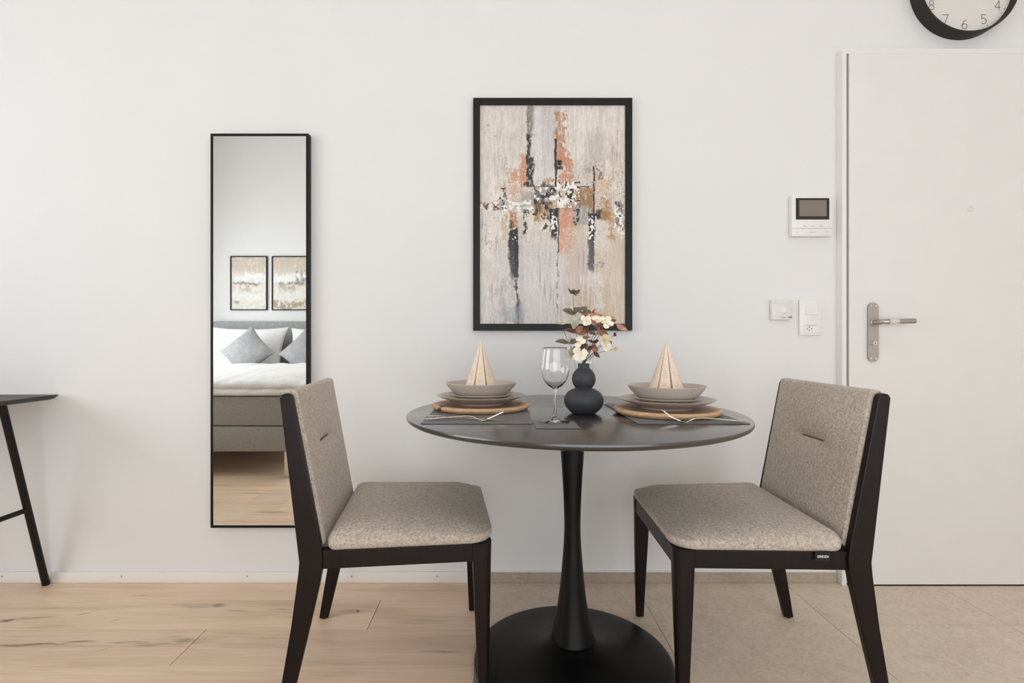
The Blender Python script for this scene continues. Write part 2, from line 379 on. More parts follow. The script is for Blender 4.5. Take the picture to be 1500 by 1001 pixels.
# ------------------------------------------------------------------ stroke lettering (flat ribbons on a surface)
GL = {
 '0': [[(.3,0),(.08,.15),(.0,.5),(.08,.85),(.3,1),(.52,.85),(.6,.5),(.52,.15),(.3,0)]],
 '1': [[(.1,.8),(.35,1),(.35,0)]],
 '2': [[(.03,.78),(.1,.93),(.3,1),(.5,.93),(.57,.75),(.5,.55),(0,0),(.6,0)]],
 '3': [[(.03,.88),(.25,1),(.5,.93),(.56,.75),(.48,.58),(.25,.53),(.5,.47),(.6,.27),(.5,.06),(.25,0),(0,.1)]],
 '4': [[(.45,0),(.45,1),(0,.28),(.62,.28)]],
 '5': [[(.54,1),(.1,1),(.06,.55),(.3,.62),(.52,.52),(.6,.3),(.5,.08),(.27,0),(.02,.1)]],
 '6': [[(.5,.97),(.25,.85),(.07,.55),(.02,.3),(.1,.08),(.3,0),(.5,.08),(.58,.3),(.5,.5),(.3,.58),(.12,.5),(.03,.35)]],
 '7': [[(0,1),(.6,1),(.22,0)]],
 '8': [[(.3,.54),(.1,.64),(.06,.8),(.14,.95),(.3,1),(.46,.95),(.54,.8),(.5,.64),(.3,.54),(.08,.43),(0,.25),(.1,.06),(.3,0),(.5,.06),(.6,.25),(.52,.43),(.3,.54)]],
 '9': [[(.1,.03),(.35,.15),(.53,.45),(.58,.7),(.5,.92),(.3,1),(.1,.92),(.02,.7),(.1,.5),(.3,.42),(.48,.5),(.57,.65)]],
 'f': [[(.45,1),(.3,1),(.2,.85),(.2,0)],[(.02,.62),(.42,.62)]], 'l': [[(.2,1),(.2,0)]],
 'o': [[(.3,0),(.05,.1),(0,.32),(.05,.55),(.3,.65),(.55,.55),(.6,.32),(.55,.1),(.3,0)]],
 'w': [[(0,.65),(.15,0),(.3,.55),(.45,0),(.6,.65)]],
 'E': [[(.55,1),(0,1),(0,0),(.55,0)],[(0,.52),(.45,.52)]], 'N': [[(0,0),(0,1),(.6,0),(.6,1)]], 'S': [[(.58,.88),(.3,1),(.05,.85),(.1,.6),(.5,.42),(.58,.18),(.3,0),(0,.12)]],
 'B': [[(0,0),(0,1),(.4,1),(.55,.78),(.4,.54),(0,.54)],[(.4,.54),(.6,.28),(.42,0),(0,0)]], 'A': [[(0,0),(.3,1),(.6,0)],[(.12,.35),(.48,.35)]],
 '.': [[(.2,0),(.25,.06)]], '-': [[(.05,.45),(.55,.45)]],
}
def ribbon(mb, pts, wd, fn):
    """pts in 2D; fn(x, y) -> 3D point on the surface"""
    n = len(pts)
    for i in range(n-1):
        (x0, y0), (x1, y1) = pts[i], pts[i+1]
        d = math.hypot(x1-x0, y1-y0) or 1e-9; ux, uy = (x1-x0)/d, (y1-y0)/d
        x0 -= ux*wd*.4; y0 -= uy*wd*.4; x1 += ux*wd*.4; y1 += uy*wd*.4
        nx, ny = -uy*wd/2, ux*wd/2
        mb.add([fn(x0+nx, y0+ny), fn(x1+nx, y1+ny), fn(x1-nx, y1-ny), fn(x0-nx, y0-ny)], [(0, 1, 2, 3)])
def text(mb, s, x, y, h, wd, fn, sp=.82):
    for ch in s:
        for st in GL.get(ch, []): ribbon(mb, [(x+px*h, y+py*h) for px, py in st], wd, fn)
        x += h*sp*(.5 if ch in 'l.1' else 1)

# ------------------------------------------------------------------ room shell
XL, XR, YF, ZC = -3.60, 3.20, -3.78, 3.40
def wall_with_hole(name, horiz, plane0, plane1, a0, a1, hole):
    mb = MB(); h0, h1, z0, z1 = hole
    def bx(u0, u1, za, zb):
        if horiz: mb.box(u0, plane0, za, u1, plane1, zb)
        else: mb.box(plane0, u0, za, plane1, u1, zb)
    bx(a0, h0, -.03, ZC); bx(h1, a1, -.03, ZC); bx(h0, h1, -.03, z0); bx(h0, h1, z1, ZC)
    return tag(mb.build(name, 'wall'), kind='structure')
tag(MB().box(XL-.2, 0, -.03, XR+.2, .2, ZC).build('wall_back', 'wall'), kind='structure')
wall_with_hole('wall_left', False, XL-.2, XL, YF, 0, (-3.15, -.95, .38, 2.15))
wall_with_hole('wall_front', True, YF-.2, YF, XL-.2, XR+.2, (-1.10, 2.70, .04, 2.15))
tag(MB().box(XR, YF, -.03, XR+.2, 0, ZC).build('wall_right', 'wall'), kind='structure')
tag(MB().box(XL-.2, YF-.2, ZC, XR+.2, .2, ZC+.15).build('ceiling', 'ceiling'), kind='structure')
floor = tag(MB().box(XL-.2, YF-.2, -.20, XR+.2, .2, -.0125).build('floor', 'grout'), kind='structure')

def window(name, horiz, plane, a0, a1, z0, z1, nmid):
    mb = MB(); t = .06; d0, d1 = plane-.05, plane+.02
    def bx(m, u0, u1, za, zb, e0=d0, e1=d1):
        if horiz: m.box(u0, e0, za, u1, e1, zb)
        else: m.box(e0, u0, za, e1, u1, zb)
    bx(mb, a0, a1, z0, z0+t); bx(mb, a0, a1, z1-t, z1); bx(mb, a0, a0+t, z0+t, z1-t); bx(mb, a1-t, a1, z0+t, z1-t)
    fr = mb.build(name, 'trimw'); tag(fr, kind='structure')
    st = (a1-a0)/nmid
    for k in range(nmid):
        u0 = a0+st*k+(t if k == 0 else .03); u1 = a0+st*(k+1)-(t if k == nmid-1 else .03)
        m2 = MB(); bx(m2, u0, u1, z0+t, z1-t, plane-.02, plane-.012); m2.build('pane', 'pane', fr)
        if k: m3 = MB(); bx(m3, a0+st*k-.03, a0+st*k+.03, z0+t, z1-t); m3.build('mullion', 'trimw', fr)
window('window_1', False, XL-.10, -3.15, -.95, .38, 2.15, 2)
window('added_window_2', True, YF-.10, -1.10, 2.70, .04, 2.15, 3)  # unseen window behind the camera, added to carry the frontal fill

# oak planks
pcache = {}
def slab(name, x0, x1, y0, y1, th, mat, parent, bev, gap, gapy=None):
    lx = x1-x0-gap; ly = abs(y1-y0)-(gapy or gap); key = (round(lx, 4), round(ly, 4), mat)
    cx, cy = (x0+x1)/2, (y0+y1)/2
    if key not in pcache:
        hx, hy, b = lx/2, ly/2, bev
        v = [(-hx,-hy,-th),(hx,-hy,-th),(hx,hy,-th),(-hx,hy,-th),(-hx,-hy,-b),(hx,-hy,-b),(hx,hy,-b),(-hx,hy,-b),(-hx+b,-hy+b,0),(hx-b,-hy+b,0),(hx-b,hy-b,0),(-hx+b,hy-b,0)]
        f = [(3,2,1,0)]+[(i,(i+1)%4,4+(i+1)%4,4+i) for i in range(4)]+[(4+i,4+(i+1)%4,8+(i+1)%4,8+i) for i in range(4)]+[(8,9,10,11)]
        me = bpy.data.meshes.new(name); me.from_pydata(v, [], f); me.materials.append(M_[mat]); pcache[key] = me
    o = bpy.data.objects.new(name, pcache[key]); C.objects.link(o); o.parent = parent; o.location = (cx, cy, 0)
    return o
XS = -.074
ys = [0, -.1465]
while ys[-1] > YF: ys.append(max(YF, ys[-1]-.1955))
jo = {0: [-2.35], 1: [-.447, -2.65], 2: [-.990, -3.19], 3: [-1.75], 4: [-.62, -2.8], 5: [-1.3, -3.4]}
for r in range(len(ys)-1):
    j = jo.get(r, [-.3-((r*.77) % 1.7), -.3-((r*.77) % 1.7)-2.0])
    xs = [XS]+[q for q in j if q > XL+.05]+[XL]
    for a, b in zip(xs, xs[1:]):
        slab('plank', b, a, ys[r+1], ys[r], .012, 'oak', floor, .0007, .0022, .0008)
# stone tiles
ty = [0, -.3165]
while ty[-1] > YF: ty.append(max(YF, ty[-1]-.6))
tx = [-.066, .542, 1.142, 1.742, 2.342, 2.942, XR]
for r in range(len(ty)-1):
    for a, b in zip(tx, tx[1:]):
        slab('tile', a, b, ty[r+1], ty[r], .012, 'tile', floor, .0004, .0018)
tag(MB().box(-.0738, YF, -.0122, -.0665, -.012, .0012).build('trim_1', 'alu'), kind='structure')

# skirting
bl = MB().bbox(XL, -.012, 0.0005, -.078, -.0002, .043, .0012).build('baseboard_left', 'trimw', smooth=30); tag(bl, kind='structure')
for px in (3, 178, 362, 515, 640):
    X = (px-732)*2.059/750
    MB().lathe([(0, .0), (.0030, 0), (.0030, .0014), (.0012, .0016), (0, .0008)], (X, -.0119, .0275), 12, 'y').build('screw', 'grey_mark', bl)
br_ = empty('baseboard_right', (0, 0, 0), kind='structure')
for a, b in zip([-.070, .542, 1.142], [.542, 1.142, 1.354]):
    MB().bbox(a+.0008, -.011, .0005, b-.0008, -.0002, .0425, .0008).build('tile', 'tile_dark', br_)
tag(MB().box(-.070, -.0095, .0426, 1.354, -.0002, .0455).build('trim_2', 'trimw'), kind='structure')

# ------------------------------------------------------------------ door
dr = empty('door_1', (1.84, -.02, 0), kind='structure')
mb = MB(); D = -.036
mb.bbox(1.361, D, 0.0005, 1.3795, -.0002, 2.137, .0015); mb.bbox(2.33, D, 0.0005, 2.43, -.0002, 2.137, .0015); mb.bbox(1.3790, D, 2.1170, 2.3305, -.0002, 2.1369, .0008)
mb.build('door_frame', 'frame_white', dr)
MB().box(1.3796, -.016, .0005, 2.3295, -.0004, 2.1169).build('seal', 'seal', dr)
leaf = MB().bbox(1.3885, D-.001, .0055, 2.325, -.0162, 2.1166, .0016).build('door_leaf', 'door', dr)
def capsule(cx, z0, z1, r, n=12):
    p = [(cx+r*math.cos(PI*k/n), z1-r+r*math.sin(PI*k/n)) for k in range(n+1)]
    p += [(cx+r*math.cos(PI+PI*k/n), z0+r+r*math.sin(PI+PI*k/n)) for k in range(n+1)]
    return p
DF = D-.001
pl = MB().prism(capsule(1.480, .891, 1.126, .021), lambda p, s: (p[0], DF-.0001 if s else DF-.007, p[1])).build('handle_plate', 'nickel', dr)
for sx in (-.010, .010):
    for zz in (1.113, .904):
        MB().lathe([(0, .0), (.004, 0), (.004, .0012), (.0015, .0014), (0, .0006)], (1.480+sx, DF-.0069, zz), 12, 'y').build('screw', 'steel', pl)
mb = MB(); pts = [(1.480, DF-.006, 1.0475), (1.480, DF-.030, 1.0478), (1.4815, DF-.040, 1.048), (1.486, DF-.048, 1.0485), (1.494, DF-.052, 1.0488), (1.52, DF-.053, 1.0492), (1.602, DF-.053, 1.0515), (1.6065, DF-.053, 1.0516)]
mb.tube(pts, .0098, 20)
mb.lathe([(.0125, .0), (.0125, .004), (.010, .005)], (1.480, DF-.0065, 1.0475), 20, 'y')
hd = mb.build('door_handle', 'nickel', dr, smooth=40)
mb = MB(); mb.tube([(1.504, DF-.0525, 1.049), (1.508, DF-.0525, 1.049), (1.530, DF-.053, 1.0495)], .0115, 14); mb.tube([(1.5305, DF-.053, 1.0495), (1.541, DF-.053, 1.0498)], .0106, 14)
tag(mb.build('plastic_wrap', 'plastic_clear', dr, smooth=40), 'clear plastic film wrapped around the lever')
MB().lathe([(0, .010), (.0085, .010), (.0085, .0), (0, 0)], (1.480, DF-.0068, .9655), 24, 'y').build('lock_cylinder', 'steel', dr, smooth=40)
MB().box(1.4792, DF-.0174, .961, 1.4808, DF-.0165, .970).build('keyhole', 'hole', dr)
PX = (1422-732)*2.033/750; PZ = .972+(500.5-306)*2.033/750
MB().lathe([(0, .0015), (.006, .0015), (.0075, .004), (.0095, .0045), (.0115, .003), (.012, 0)], (PX, DF-.0001, PZ), 28, 'y').build('peephole', 'white_plastic2', dr, smooth=50)
tag(MB().box(1.3886, -.0355, .0003, 2.3249, -.0170, .0050).build('threshold_gap_shade', 'seal', dr))  # black strip standing in for the shade in the gap below the leaf

# ------------------------------------------------------------------ art pictures (print colours computed here)
def vnoise(h, w_, fy, fx, seed):
    rs = np.random.RandomState(seed); gy, gx = max(2, int(fy)+2), max(2, int(fx)+2)
    g = rs.rand(gy, gx); yy = np.linspace(0, gy-1.001, h); xx = np.linspace(0, gx-1.001, w_)
    y0 = yy.astype(int); x0 = xx.astype(int); ty_ = (yy-y0)[:, None]; tx_ = (xx-x0)[None, :]
    ty_ = ty_*ty_*(3-2*ty_); tx_ = tx_*tx_*(3-2*tx_)
    a = g[y0][:, x0]; b = g[y0][:, x0+1]; c = g[y0+1][:, x0]; d = g[y0+1][:, x0+1]
    return (a*(1-tx_)+b*tx_)*(1-ty_)+(c*(1-tx_)+d*tx_)*ty_
def fbm(h, w_, fy, fx, seed, o=4):
    s = 0; a = 1; t = 0
    for k in range(o): s = s+a*vnoise(h, w_, fy*2**k, fx*2**k, seed+k*13); t += a; a *= .55
    return s/t
def paint(img, x0, y0, x1, y1, col, W, H, op=1.0, edge=6, rough=10, seed=0, holes=0.0, fade=(0, 0, 0, 0), grain=18):
    """a brushed patch in sketch units (573 x 862 canvas); fade = soft length at left, top, right, bottom"""
    h, w_ = img.shape[:2]
    X = np.linspace(0, W, w_)[None, :]; Y = np.linspace(0, H, h)[:, None]
    n1 = (fbm(h, w_, H/30, W/30, seed, 5)-.5)*3.0*rough; n2 = (fbm(h, w_, H/30, W/30, seed+77, 5)-.5)*3.0*rough
    fr_ = (fbm(h, w_, H/7, W/5, seed+7, 2)-.5)*(8 if rough > 4 else 2); n1 = n1+fr_; n2 = n2+fr_*1.5
    Xn = X+n1; Yn = Y+n2
    def ss(v, e): return np.clip(v/max(e, 1e-3)+.5, 0, 1)
    m = ss(Xn-x0, max(edge, fade[0]))*ss(x1-Xn, max(edge, fade[2]))*ss(Yn-y0, max(edge, fade[1]))*ss(y1-Yn, max(edge, fade[3]))
    if any(f > 20 for f in fade):
        st = fbm(h, w_, H/60, W/4, seed+5); m = np.clip(m*1.6-st*.75, 0, 1)
    if holes: m = m*np.clip((fbm(h, w_, H/18, W/9, seed+31, 4)-(holes*.42+.26))*14, 0, 1)
    m = m*np.clip((fbm(h, w_, H/9, W/4, seed+41, 2)-(.06 if max(col) < 90 else .18))*7, 0, 1)
    t = (fbm(h, w_, H/50, W/7, seed+9)-.5)*grain
    c = np.array(col, float)[None, None, :]+t[:, :, None]
    a = (m*op)[:, :, None]; img[:] = img*(1-a)+c*a
def speck(img, x0, y0, x1, y1, col, W, H, dens, size, seed, op=1.0):
    h, w_ = img.shape[:2]; X = np.linspace(0, W, w_)[None, :]; Y = np.linspace(0, H, h)[:, None]
    n = fbm(h, w_, H/size, W/size, seed, 2); cx, cy = (x0+x1)/2, (y0+y1)/2
    q = np.maximum(np.abs(X-cx)/((x1-x0)/2), np.abs(Y-cy)/((y1-y0)/2))
    m = (n > 1-dens*(1.15-.35*np.clip(q, 0, 1)))*(q < 1); a = (m*op)[:, :, None]
    img[:] = img*(1-a)+np.array(col, float)*a
def art_object(name, img, x0, z0, x1, z1, y, parent):
    h, w_ = img.shape[:2]
    xs_ = np.linspace(x0, x1, w_); zs = np.linspace(z1, z0, h)
    XX, ZZ = np.meshgrid(xs_, zs); po = PO[parent.name]
    co = np.stack([XX-po.x, np.full_like(XX, y-po.y), ZZ-po.z], -1).reshape(-1, 3)
    idx = np.arange(h*w_).reshape(h, w_)
    f = np.stack([idx[:-1, :-1], idx[1:, :-1], idx[1:, 1:], idx[:-1, 1:]], -1).reshape(-1, 4)
    me = bpy.data.meshes.new(name); me.vertices.add(len(co)); me.vertices.foreach_set('co', co.ravel())
    me.loops.add(f.size); me.loops.foreach_set('vertex_index', f.ravel()); me.polygons.add(len(f))
    me.polygons.foreach_set('loop_start', np.arange(len(f))*4); me.update(calc_edges=True)
    c = np.clip(img, 0, 255)/255.0; c = np.where(c <= .04045, c/12.92, ((c+.055)/1.055)**2.4)
    at = me.color_attributes.new('Col', 'FLOAT_COLOR', 'POINT')
    at.data.foreach_set('color', np.concatenate([c.reshape(-1, 3), np.ones((h*w_, 1))], 1).astype(np.float32).ravel())
    me.materials.append(M_['art']); o = bpy.data.objects.new(name, me); C.objects.link(o); o.parent = parent
    return o
def frame_bars(mb, x0, z0, x1, z1, y0, y1, t):
    """four mitred bars, y1 nearest the viewer (smaller y)"""
    o = [(x0, z0), (x1, z0), (x1, z1), (x0, z1)]; i = [(x0+t, z0+t), (x1-t, z0+t), (x1-t, z1-t), (x0+t, z1-t)]
    for k in range(4):
        a, b, c, d = o[k], o[(k+1) % 4], i[(k+1) % 4], i[k]
        v = [(p[0], y, p[1]) for y in (y0, y1) for p in (a, b, c, d)]
        mb.add(v, [(0,1,2,3),(7,6,5,4),(0,4,5,1),(1,5,6,2),(2,6,7,3),(3,7,4,0)])

W_, H_ = 573, 862
img = np.zeros((500, 332, 3)); h, w_ = img.shape[:2]
gx = np.linspace(0, 1, w_)[None, :, None]; gy = np.linspace(0, 1, h)[:, None, None]
img += np.array([214, 205, 197.]); img += (1-gx)*gy*np.array([0, 2, 6.]); img += gx*gy*np.array([-12, -20, -30.])
img += ((fbm(h, w_, 14, 90, 3)-.5)*34)[:, :, None]+((fbm(h, w_, 50, 40, 8)-.5)*22)[:, :, None]
g_ = (fbm(h, w_, 4, 9, 21)-.5)*26; img += g_[:, :, None]*np.array([1, 1, 1.05])
P = lambda x0, y0, x1, y1, c, **k: paint(img, x0-63, y0-66, x1-63, y1-66, c, W_, H_, **k)
S = lambda x0, y0, x1, y1, c, d, z, s_, op=1.0: speck(img, x0-63, y0-66, x1-63, y1-66, c, W_, H_, d, z, s_, op)
P(130, 600, 480, 930, (205, 199, 200), op=.8, fade=(90, 90, 90, 90), seed=11)
P(255, 66, 372, 380, (212, 208, 210), op=.85, fade=(8, 0, 40, 40), rough=8, seed=12)
P(300, 66, 372, 330, (160, 150, 142), op=.35, fade=(30, 30, 30, 60), seed=17)
P(470, 160, 560, 330, (160, 153, 149), op=.30, fade=(40, 80, 40, 80), seed=13)
P(400, 500, 470, 930, (196, 170, 148), op=.5, fade=(40, 60, 40, 60), seed=14)
P(440, 760, 600, 925, (190, 162, 138), op=.5, fade=(50, 60, 50, 30), seed=15)
P(540, 480, 640, 930, (204, 184, 162), op=.6, fade=(40, 80, 0, 30), seed=16)
P(248, 66, 276, 240, (118, 110, 104), op=.8, fade=(8, 0, 26, 40), rough=6, seed=20)
P(358, 90, 404, 210, (168, 116, 78), op=.85, rough=12, seed=21, holes=.42, grain=30)
P(366, 180, 402, 300, (192, 136, 106), op=.95, rough=10, seed=22, holes=.2)
P(372, 260, 428, 375, (190, 134, 106), op=.95, rough=14, seed=23, holes=.25)
P(400, 285, 424, 370, (196, 140, 112), op=.9, rough=14, seed=123, holes=.2)
P(226, 262, 254, 385, (196, 138, 108), op=1, rough=10, seed=24)
P(215, 235, 254, 290, (200, 150, 124), op=.7, rough=14, seed=25, holes=.5)
P(178, 318, 254, 374, (200, 148, 118), op=.85, rough=18, seed=26, holes=.35)
P(135, 365, 235, 440, (206, 164, 142), op=.7, rough=22, seed=27, holes=.42, fade=(30, 10, 10, 10))
P(250, 180, 262, 384, (34, 31, 30), op=.95, edge=3, rough=8, seed=28)
P(254, 270, 274, 384, (30, 28, 27), op=1, edge=3, rough=9, seed=29)
P(236, 368, 276, 388, (30, 28, 27), op=1, edge=3, rough=6, seed=30)
P(262, 190, 300, 380, (214, 211, 210), op=.75, rough=10, seed=31, holes=.45)
P(358, 200, 366, 385, (30, 28, 27), op=1, edge=2, rough=4, seed=32)
P(366, 284, 386, 304, (32, 28, 26), op=1, edge=3, rough=4, seed=33); P(362, 308, 388, 320, (40, 30, 28), op=.9, edge=3, rough=4, seed=34)
P(240, 384, 500, 388, (40, 36, 34), op=.9, edge=2, rough=1.5, seed=35)
P(160, 392, 275, 478, (206, 190, 180), op=.7, rough=8, seed=36); P(222, 408, 276, 472, (168, 160, 154), op=.95, rough=5, seed=37)
P(160, 395, 235, 440, (210, 164, 142), op=.7, rough=16, seed=38, holes=.42)
P(276, 388, 362, 440, (150, 142, 136), op=.9, rough=6, seed=39); S(276, 388, 372, 440, (240, 236, 232), .50, 11, 40); S(276, 388, 372, 440, (46, 42, 40), .46, 11, 41)
P(300, 362, 362, 386, (70, 60, 54), op=.85, rough=8, seed=42, holes=.35); P(318, 352, 350, 372, (178, 142, 104), op=.7, rough=8, seed=142, holes=.3)
P(64, 448, 148, 480, (156, 108, 84), op=.9, rough=6, seed=43, holes=.3); S(64, 446, 148, 482, (238, 230, 224), .46, 8, 44); S(64, 448, 148, 480, (60, 38, 30), .42, 8, 45)
P(140, 440, 275, 480, (186, 180, 176), op=.8, rough=6, seed=46, holes=.2); S(140, 392, 170, 480, (40, 36, 34), .46, 10, 47)
S(140, 440, 275, 484, (236, 232, 228), .45, 10, 48)
P(276, 440, 350, 525, (166, 128, 84), op=.95, rough=9, seed=49); P(274, 440, 345, 478, (80, 68, 58), op=.8, rough=12, seed=50, holes=.5)
S(270, 436, 360, 500, (36, 32, 30), .45, 15, 51)
P(362, 440, 500, 480, (150, 116, 80), op=.85, rough=8, seed=53); P(440, 392, 514, 484, (158, 124, 86), op=1, rough=5, seed=54)
P(366, 372, 448, 470, (198, 168, 142), op=.85, rough=8, seed=55)
S(366, 365, 455, 470, (244, 240, 236), .60, 10, 56); S(366, 365, 458, 470, (44, 38, 34), .44, 9, 57)
P(516, 350, 575, 480, (208, 176, 150), op=.75, rough=12, seed=58, holes=.2); S(516, 300, 550, 375, (110, 92, 78), .40, 8, 59, .7)
P(540, 440, 572, 520, (172, 134, 92), op=.8, rough=10, seed=60, holes=.3)
P(509, 306, 515, 520, (32, 28, 26), op=1, edge=2, rough=2.5, seed=61)
P(470, 310, 508, 335, (120, 110, 104), op=.4, fade=(20, 20, 10, 20), seed=161)
P(512, 478, 545, 515, (48, 42, 38), op=1, rough=6, seed=62, holes=.15); P(538, 484, 580, 516, (160, 126, 84), op=1, rough=4, seed=63)
P(510, 518, 580, 640, (214, 206, 196), op=.9, rough=4, fade=(0, 0, 0, 60), seed=64); P(568, 470, 600, 600, (176, 138, 96), op=.75, rough=12, seed=65, holes=.35, fade=(0,0,10,40))
P(598, 450, 636, 550, (120, 116, 112), op=.8, rough=8, seed=66, holes=.3); S(594, 446, 636, 560, (36, 33, 32), .42, 12, 67); S(594, 446, 636, 590, (238, 234, 230), .44, 10, 68)
P(372, 474, 436, 640, (206, 148, 122), op=.95, rough=8, seed=69, fade=(0, 0, 30, 80)); P(434, 460, 494, 540, (164, 158, 154), op=1, rough=5, seed=70); S(430, 466, 456, 540, (60, 54, 50), .46, 9, 71)
P(385, 540, 500, 640, (206, 188, 174), op=.6, rough=20, seed=72, holes=.3)
P(342, 476, 370, 585, (36, 32, 31), op=1, edge=3, rough=7, seed=73, fade=(0, 0, 0, 40)); S(342, 480, 372, 590, (236, 232, 228), .38, 9, 74)
P(370, 470, 375, 645, (40, 32, 30), op=1, edge=2, rough=3, seed=75); P(366, 640, 371, 900, (88, 80, 82), op=.7, rough=5, seed=76, holes=.4, fade=(2, 0, 6, 60))
P(492, 490, 513, 600, (40, 37, 36), op=1, edge=3, rough=6, seed=77); P(508, 560, 514, 690, (40, 33, 31), op=1, edge=2, rough=3, seed=78)
P(488, 590, 512, 715, (74, 72, 74), op=.9, rough=6, seed=79, fade=(10, 0, 10, 30)); S(488, 500, 516, 640, (240, 238, 236), .38, 11, 80)
P(494, 690, 555, 715, (110, 104, 102), op=.55, rough=14, seed=81, holes=.3); P(480, 715, 512, 790, (216, 210, 206), op=.8, rough=12, seed=82, holes=.25)
P(514, 730, 556, 880, (216, 210, 206), op=.85, rough=14, seed=83, holes=.2, fade=(8, 8, 8, 40))
P(236, 480, 250, 570, (36, 33, 32), op=1, edge=3, rough=8, seed=84, holes=.45); P(232, 476, 300, 492, (50, 44, 42), op=.9, rough=5, seed=85, holes=.4)
P(178, 484, 214, 548, (186, 134, 102), op=.95, rough=7, seed=86); P(146, 500, 190, 600, (186, 152, 112), op=.6, rough=14, seed=87, holes=.35, fade=(10, 10, 10, 50))
P(180, 520, 194, 550, (50, 44, 42), op=.9, rough=6, seed=187)
P(180, 552, 214, 640, (34, 31, 31), op=1, edge=3, rough=6, seed=88); P(180, 600, 214, 745, (52, 49, 50), op=.95, edge=4, rough=5, seed=89, fade=(14, 0, 2, 60))
P(200, 600, 215, 745, (32, 30, 30), op=1, edge=2, rough=3, seed=90); S(190, 575, 214, 625, (240, 238, 236), .30, 10, 91)
P(205, 740, 217, 870, (36, 33, 34), op=1, edge=3, rough=8, seed=92, holes=.35); P(206, 840, 222, 930, (44, 46, 52), op=.85, edge=3, rough=6, seed=93, fade=(10, 10, 18, 10))
P(135, 750, 205, 860, (176, 166, 164), op=.55, rough=22, seed=94, holes=.4, fade=(30, 20, 20, 30)); P(140, 860, 250, 930, (150, 154, 160), op=.6, rough=16, seed=95, fade=(30, 30, 40, 0))
P(216, 500, 236, 900, (176, 172, 172), op=.5, rough=6, seed=96, fade=(2, 20, 16, 60)); P(290, 490, 335, 560, (230, 226, 222), op=.6, rough=14, seed=97, holes=.4); S(290, 480, 345, 560, (50, 46, 44), .34, 9, 98)
S(70, 66, 130, 200, (120, 110, 102), .24, 12, 99, .5)
img += ((fbm(h, w_, 120, 120, 300, 2)-.5)*16)[:, :, None]
sv = fbm(h, w_, 9, 130, 310, 3); sm_ = fbm(h, w_, 5, 6, 312, 3)
a_ = (np.clip((sv-.56)*9, 0, 1)*np.clip((sm_-.42)*5, 0, 1)*.55)[:, :, None]; img[:] = img*(1-a_)+np.array([230, 226, 222.])*a_
sv = fbm(h, w_, 12, 150, 320, 3); sm_ = fbm(h, w_, 6, 6, 322, 3)
a_ = (np.clip((sv-.60)*9, 0, 1)*np.clip((sm_-.45)*5, 0, 1)*.38)[:, :, None]; img[:] = img*(1-a_)+np.array([120, 110, 104.])*a_
sk = fbm(h, w_, 160, 110, 330, 2); sm_ = fbm(h, w_, 7, 5, 332, 3); yy_ = np.exp(-((np.linspace(0, 1, h)-.46)/.16)**2)[:, None]
a_ = ((sk > .70)*np.clip((sm_-.40)*5, 0, 1)*(.25+.75*yy_)*.8)[:, :, None]; img[:] = img*(1-a_)+np.array([238, 234, 230.])*a_
sk = fbm(h, w_, 150, 120, 340, 2); a_ = ((sk > .74)*np.clip((fbm(h, w_, 7, 5, 342, 3)-.45)*5, 0, 1)*(.1+.9*yy_)*.8)[:, :, None]; img[:] = img*(1-a_)+np.array([60, 52, 48.])*a_

px2 = lambda x, Z: (x-732)*Z/750
pz2 = lambda y, Z: .972+(500.5-y)*Z/750
ZP = 2.051; AX0, AX1, AZ0, AZ1 = px2(693, ZP), px2(926.3, ZP), pz2(484.5, ZP), pz2(143.3, ZP)
pic = empty('framed_picture', ((AX0+AX1)/2, -.001, AZ0), 'tall abstract painting in cream, copper and black, in a black frame', 'picture')
mb = MB(); frame_bars(mb, AX0, AZ0, AX1, AZ1, -.0012, -.020, .0275); mb.build('frame', 'frame', pic)
MB().box(AX0+.02, -.008, AZ0+.02, AX1-.02, -.0035, AZ1-.02).build('backing', 'paper', pic)
art_object('canvas', img, AX0+.0265, AZ0+.0265, AX1-.0265, AZ1-.0265, -.0125, pic)

# ------------------------------------------------------------------ wall mirror
mr_ = empty('wall_mirror', (-.958, -.001, .229), 'tall narrow mirror with a thin black frame hung on the wall', 'mirror')
mb = MB(); frame_bars(mb, -1.153, .2285, -.7625, 1.8015, -.0012, -.030, .0098); mb.build('frame', 'mirrorframe', mr_)
MB().box(-1.1440, -.0285, .2375, -.7715, -.004, 1.7925).build('mirror_glass', 'mirror', mr_)

# ------------------------------------------------------------------ clock
CX, CZ = 1.854, 2.390
ck = empty('wall_clock', (CX, -.001, CZ), 'round wall clock with a deep charcoal case above the door', 'clock')
MB().lathe([(.1995, .0005), (.1998, .04), (.1990, .053), (.1965, .0545), (.1925, .0535), (.1915, .050), (.1905, .0285), (.1905, .024), (0, .024), (0, .002), (.19, .0005)], (CX, -.0006, CZ), 128, 'y').build('case', 'clock_rim', ck, smooth=30)
MB().lathe([(.190, .0250), (.190, .0280), (0, .0280)], (CX, -.0006, CZ), 128, 'y').build('dial', 'clock_face', ck)
FY = -.0292
for n in range(1, 13):
    a = PI/2-n*PI/6; r = .1525; s_ = str(n); hh = .036; wdt = sum(.6*hh if c != '1' else .35*hh for c in s_)+(len(s_)-1)*.15*hh
    m = MB(); text(m, s_, CX+r*math.cos(a)-wdt/2, CZ+r*math.sin(a)-hh/2, hh, .0024, lambda x, y: (x, FY, y)); m.build('numeral', 'clock_num', ck)
m = MB()
for n in range(60):
    a = n*PI/30; r = .1825; rr = .0022 if n % 5 == 0 else .0012
    m.lathe([(0, .0003), (rr, .0003), (rr, 0)], (CX+r*math.cos(a), FY, CZ+r*math.sin(a)), 8, 'y')
m.build('minute_dots', 'dark_mark', ck)['kind'] = 'stuff'
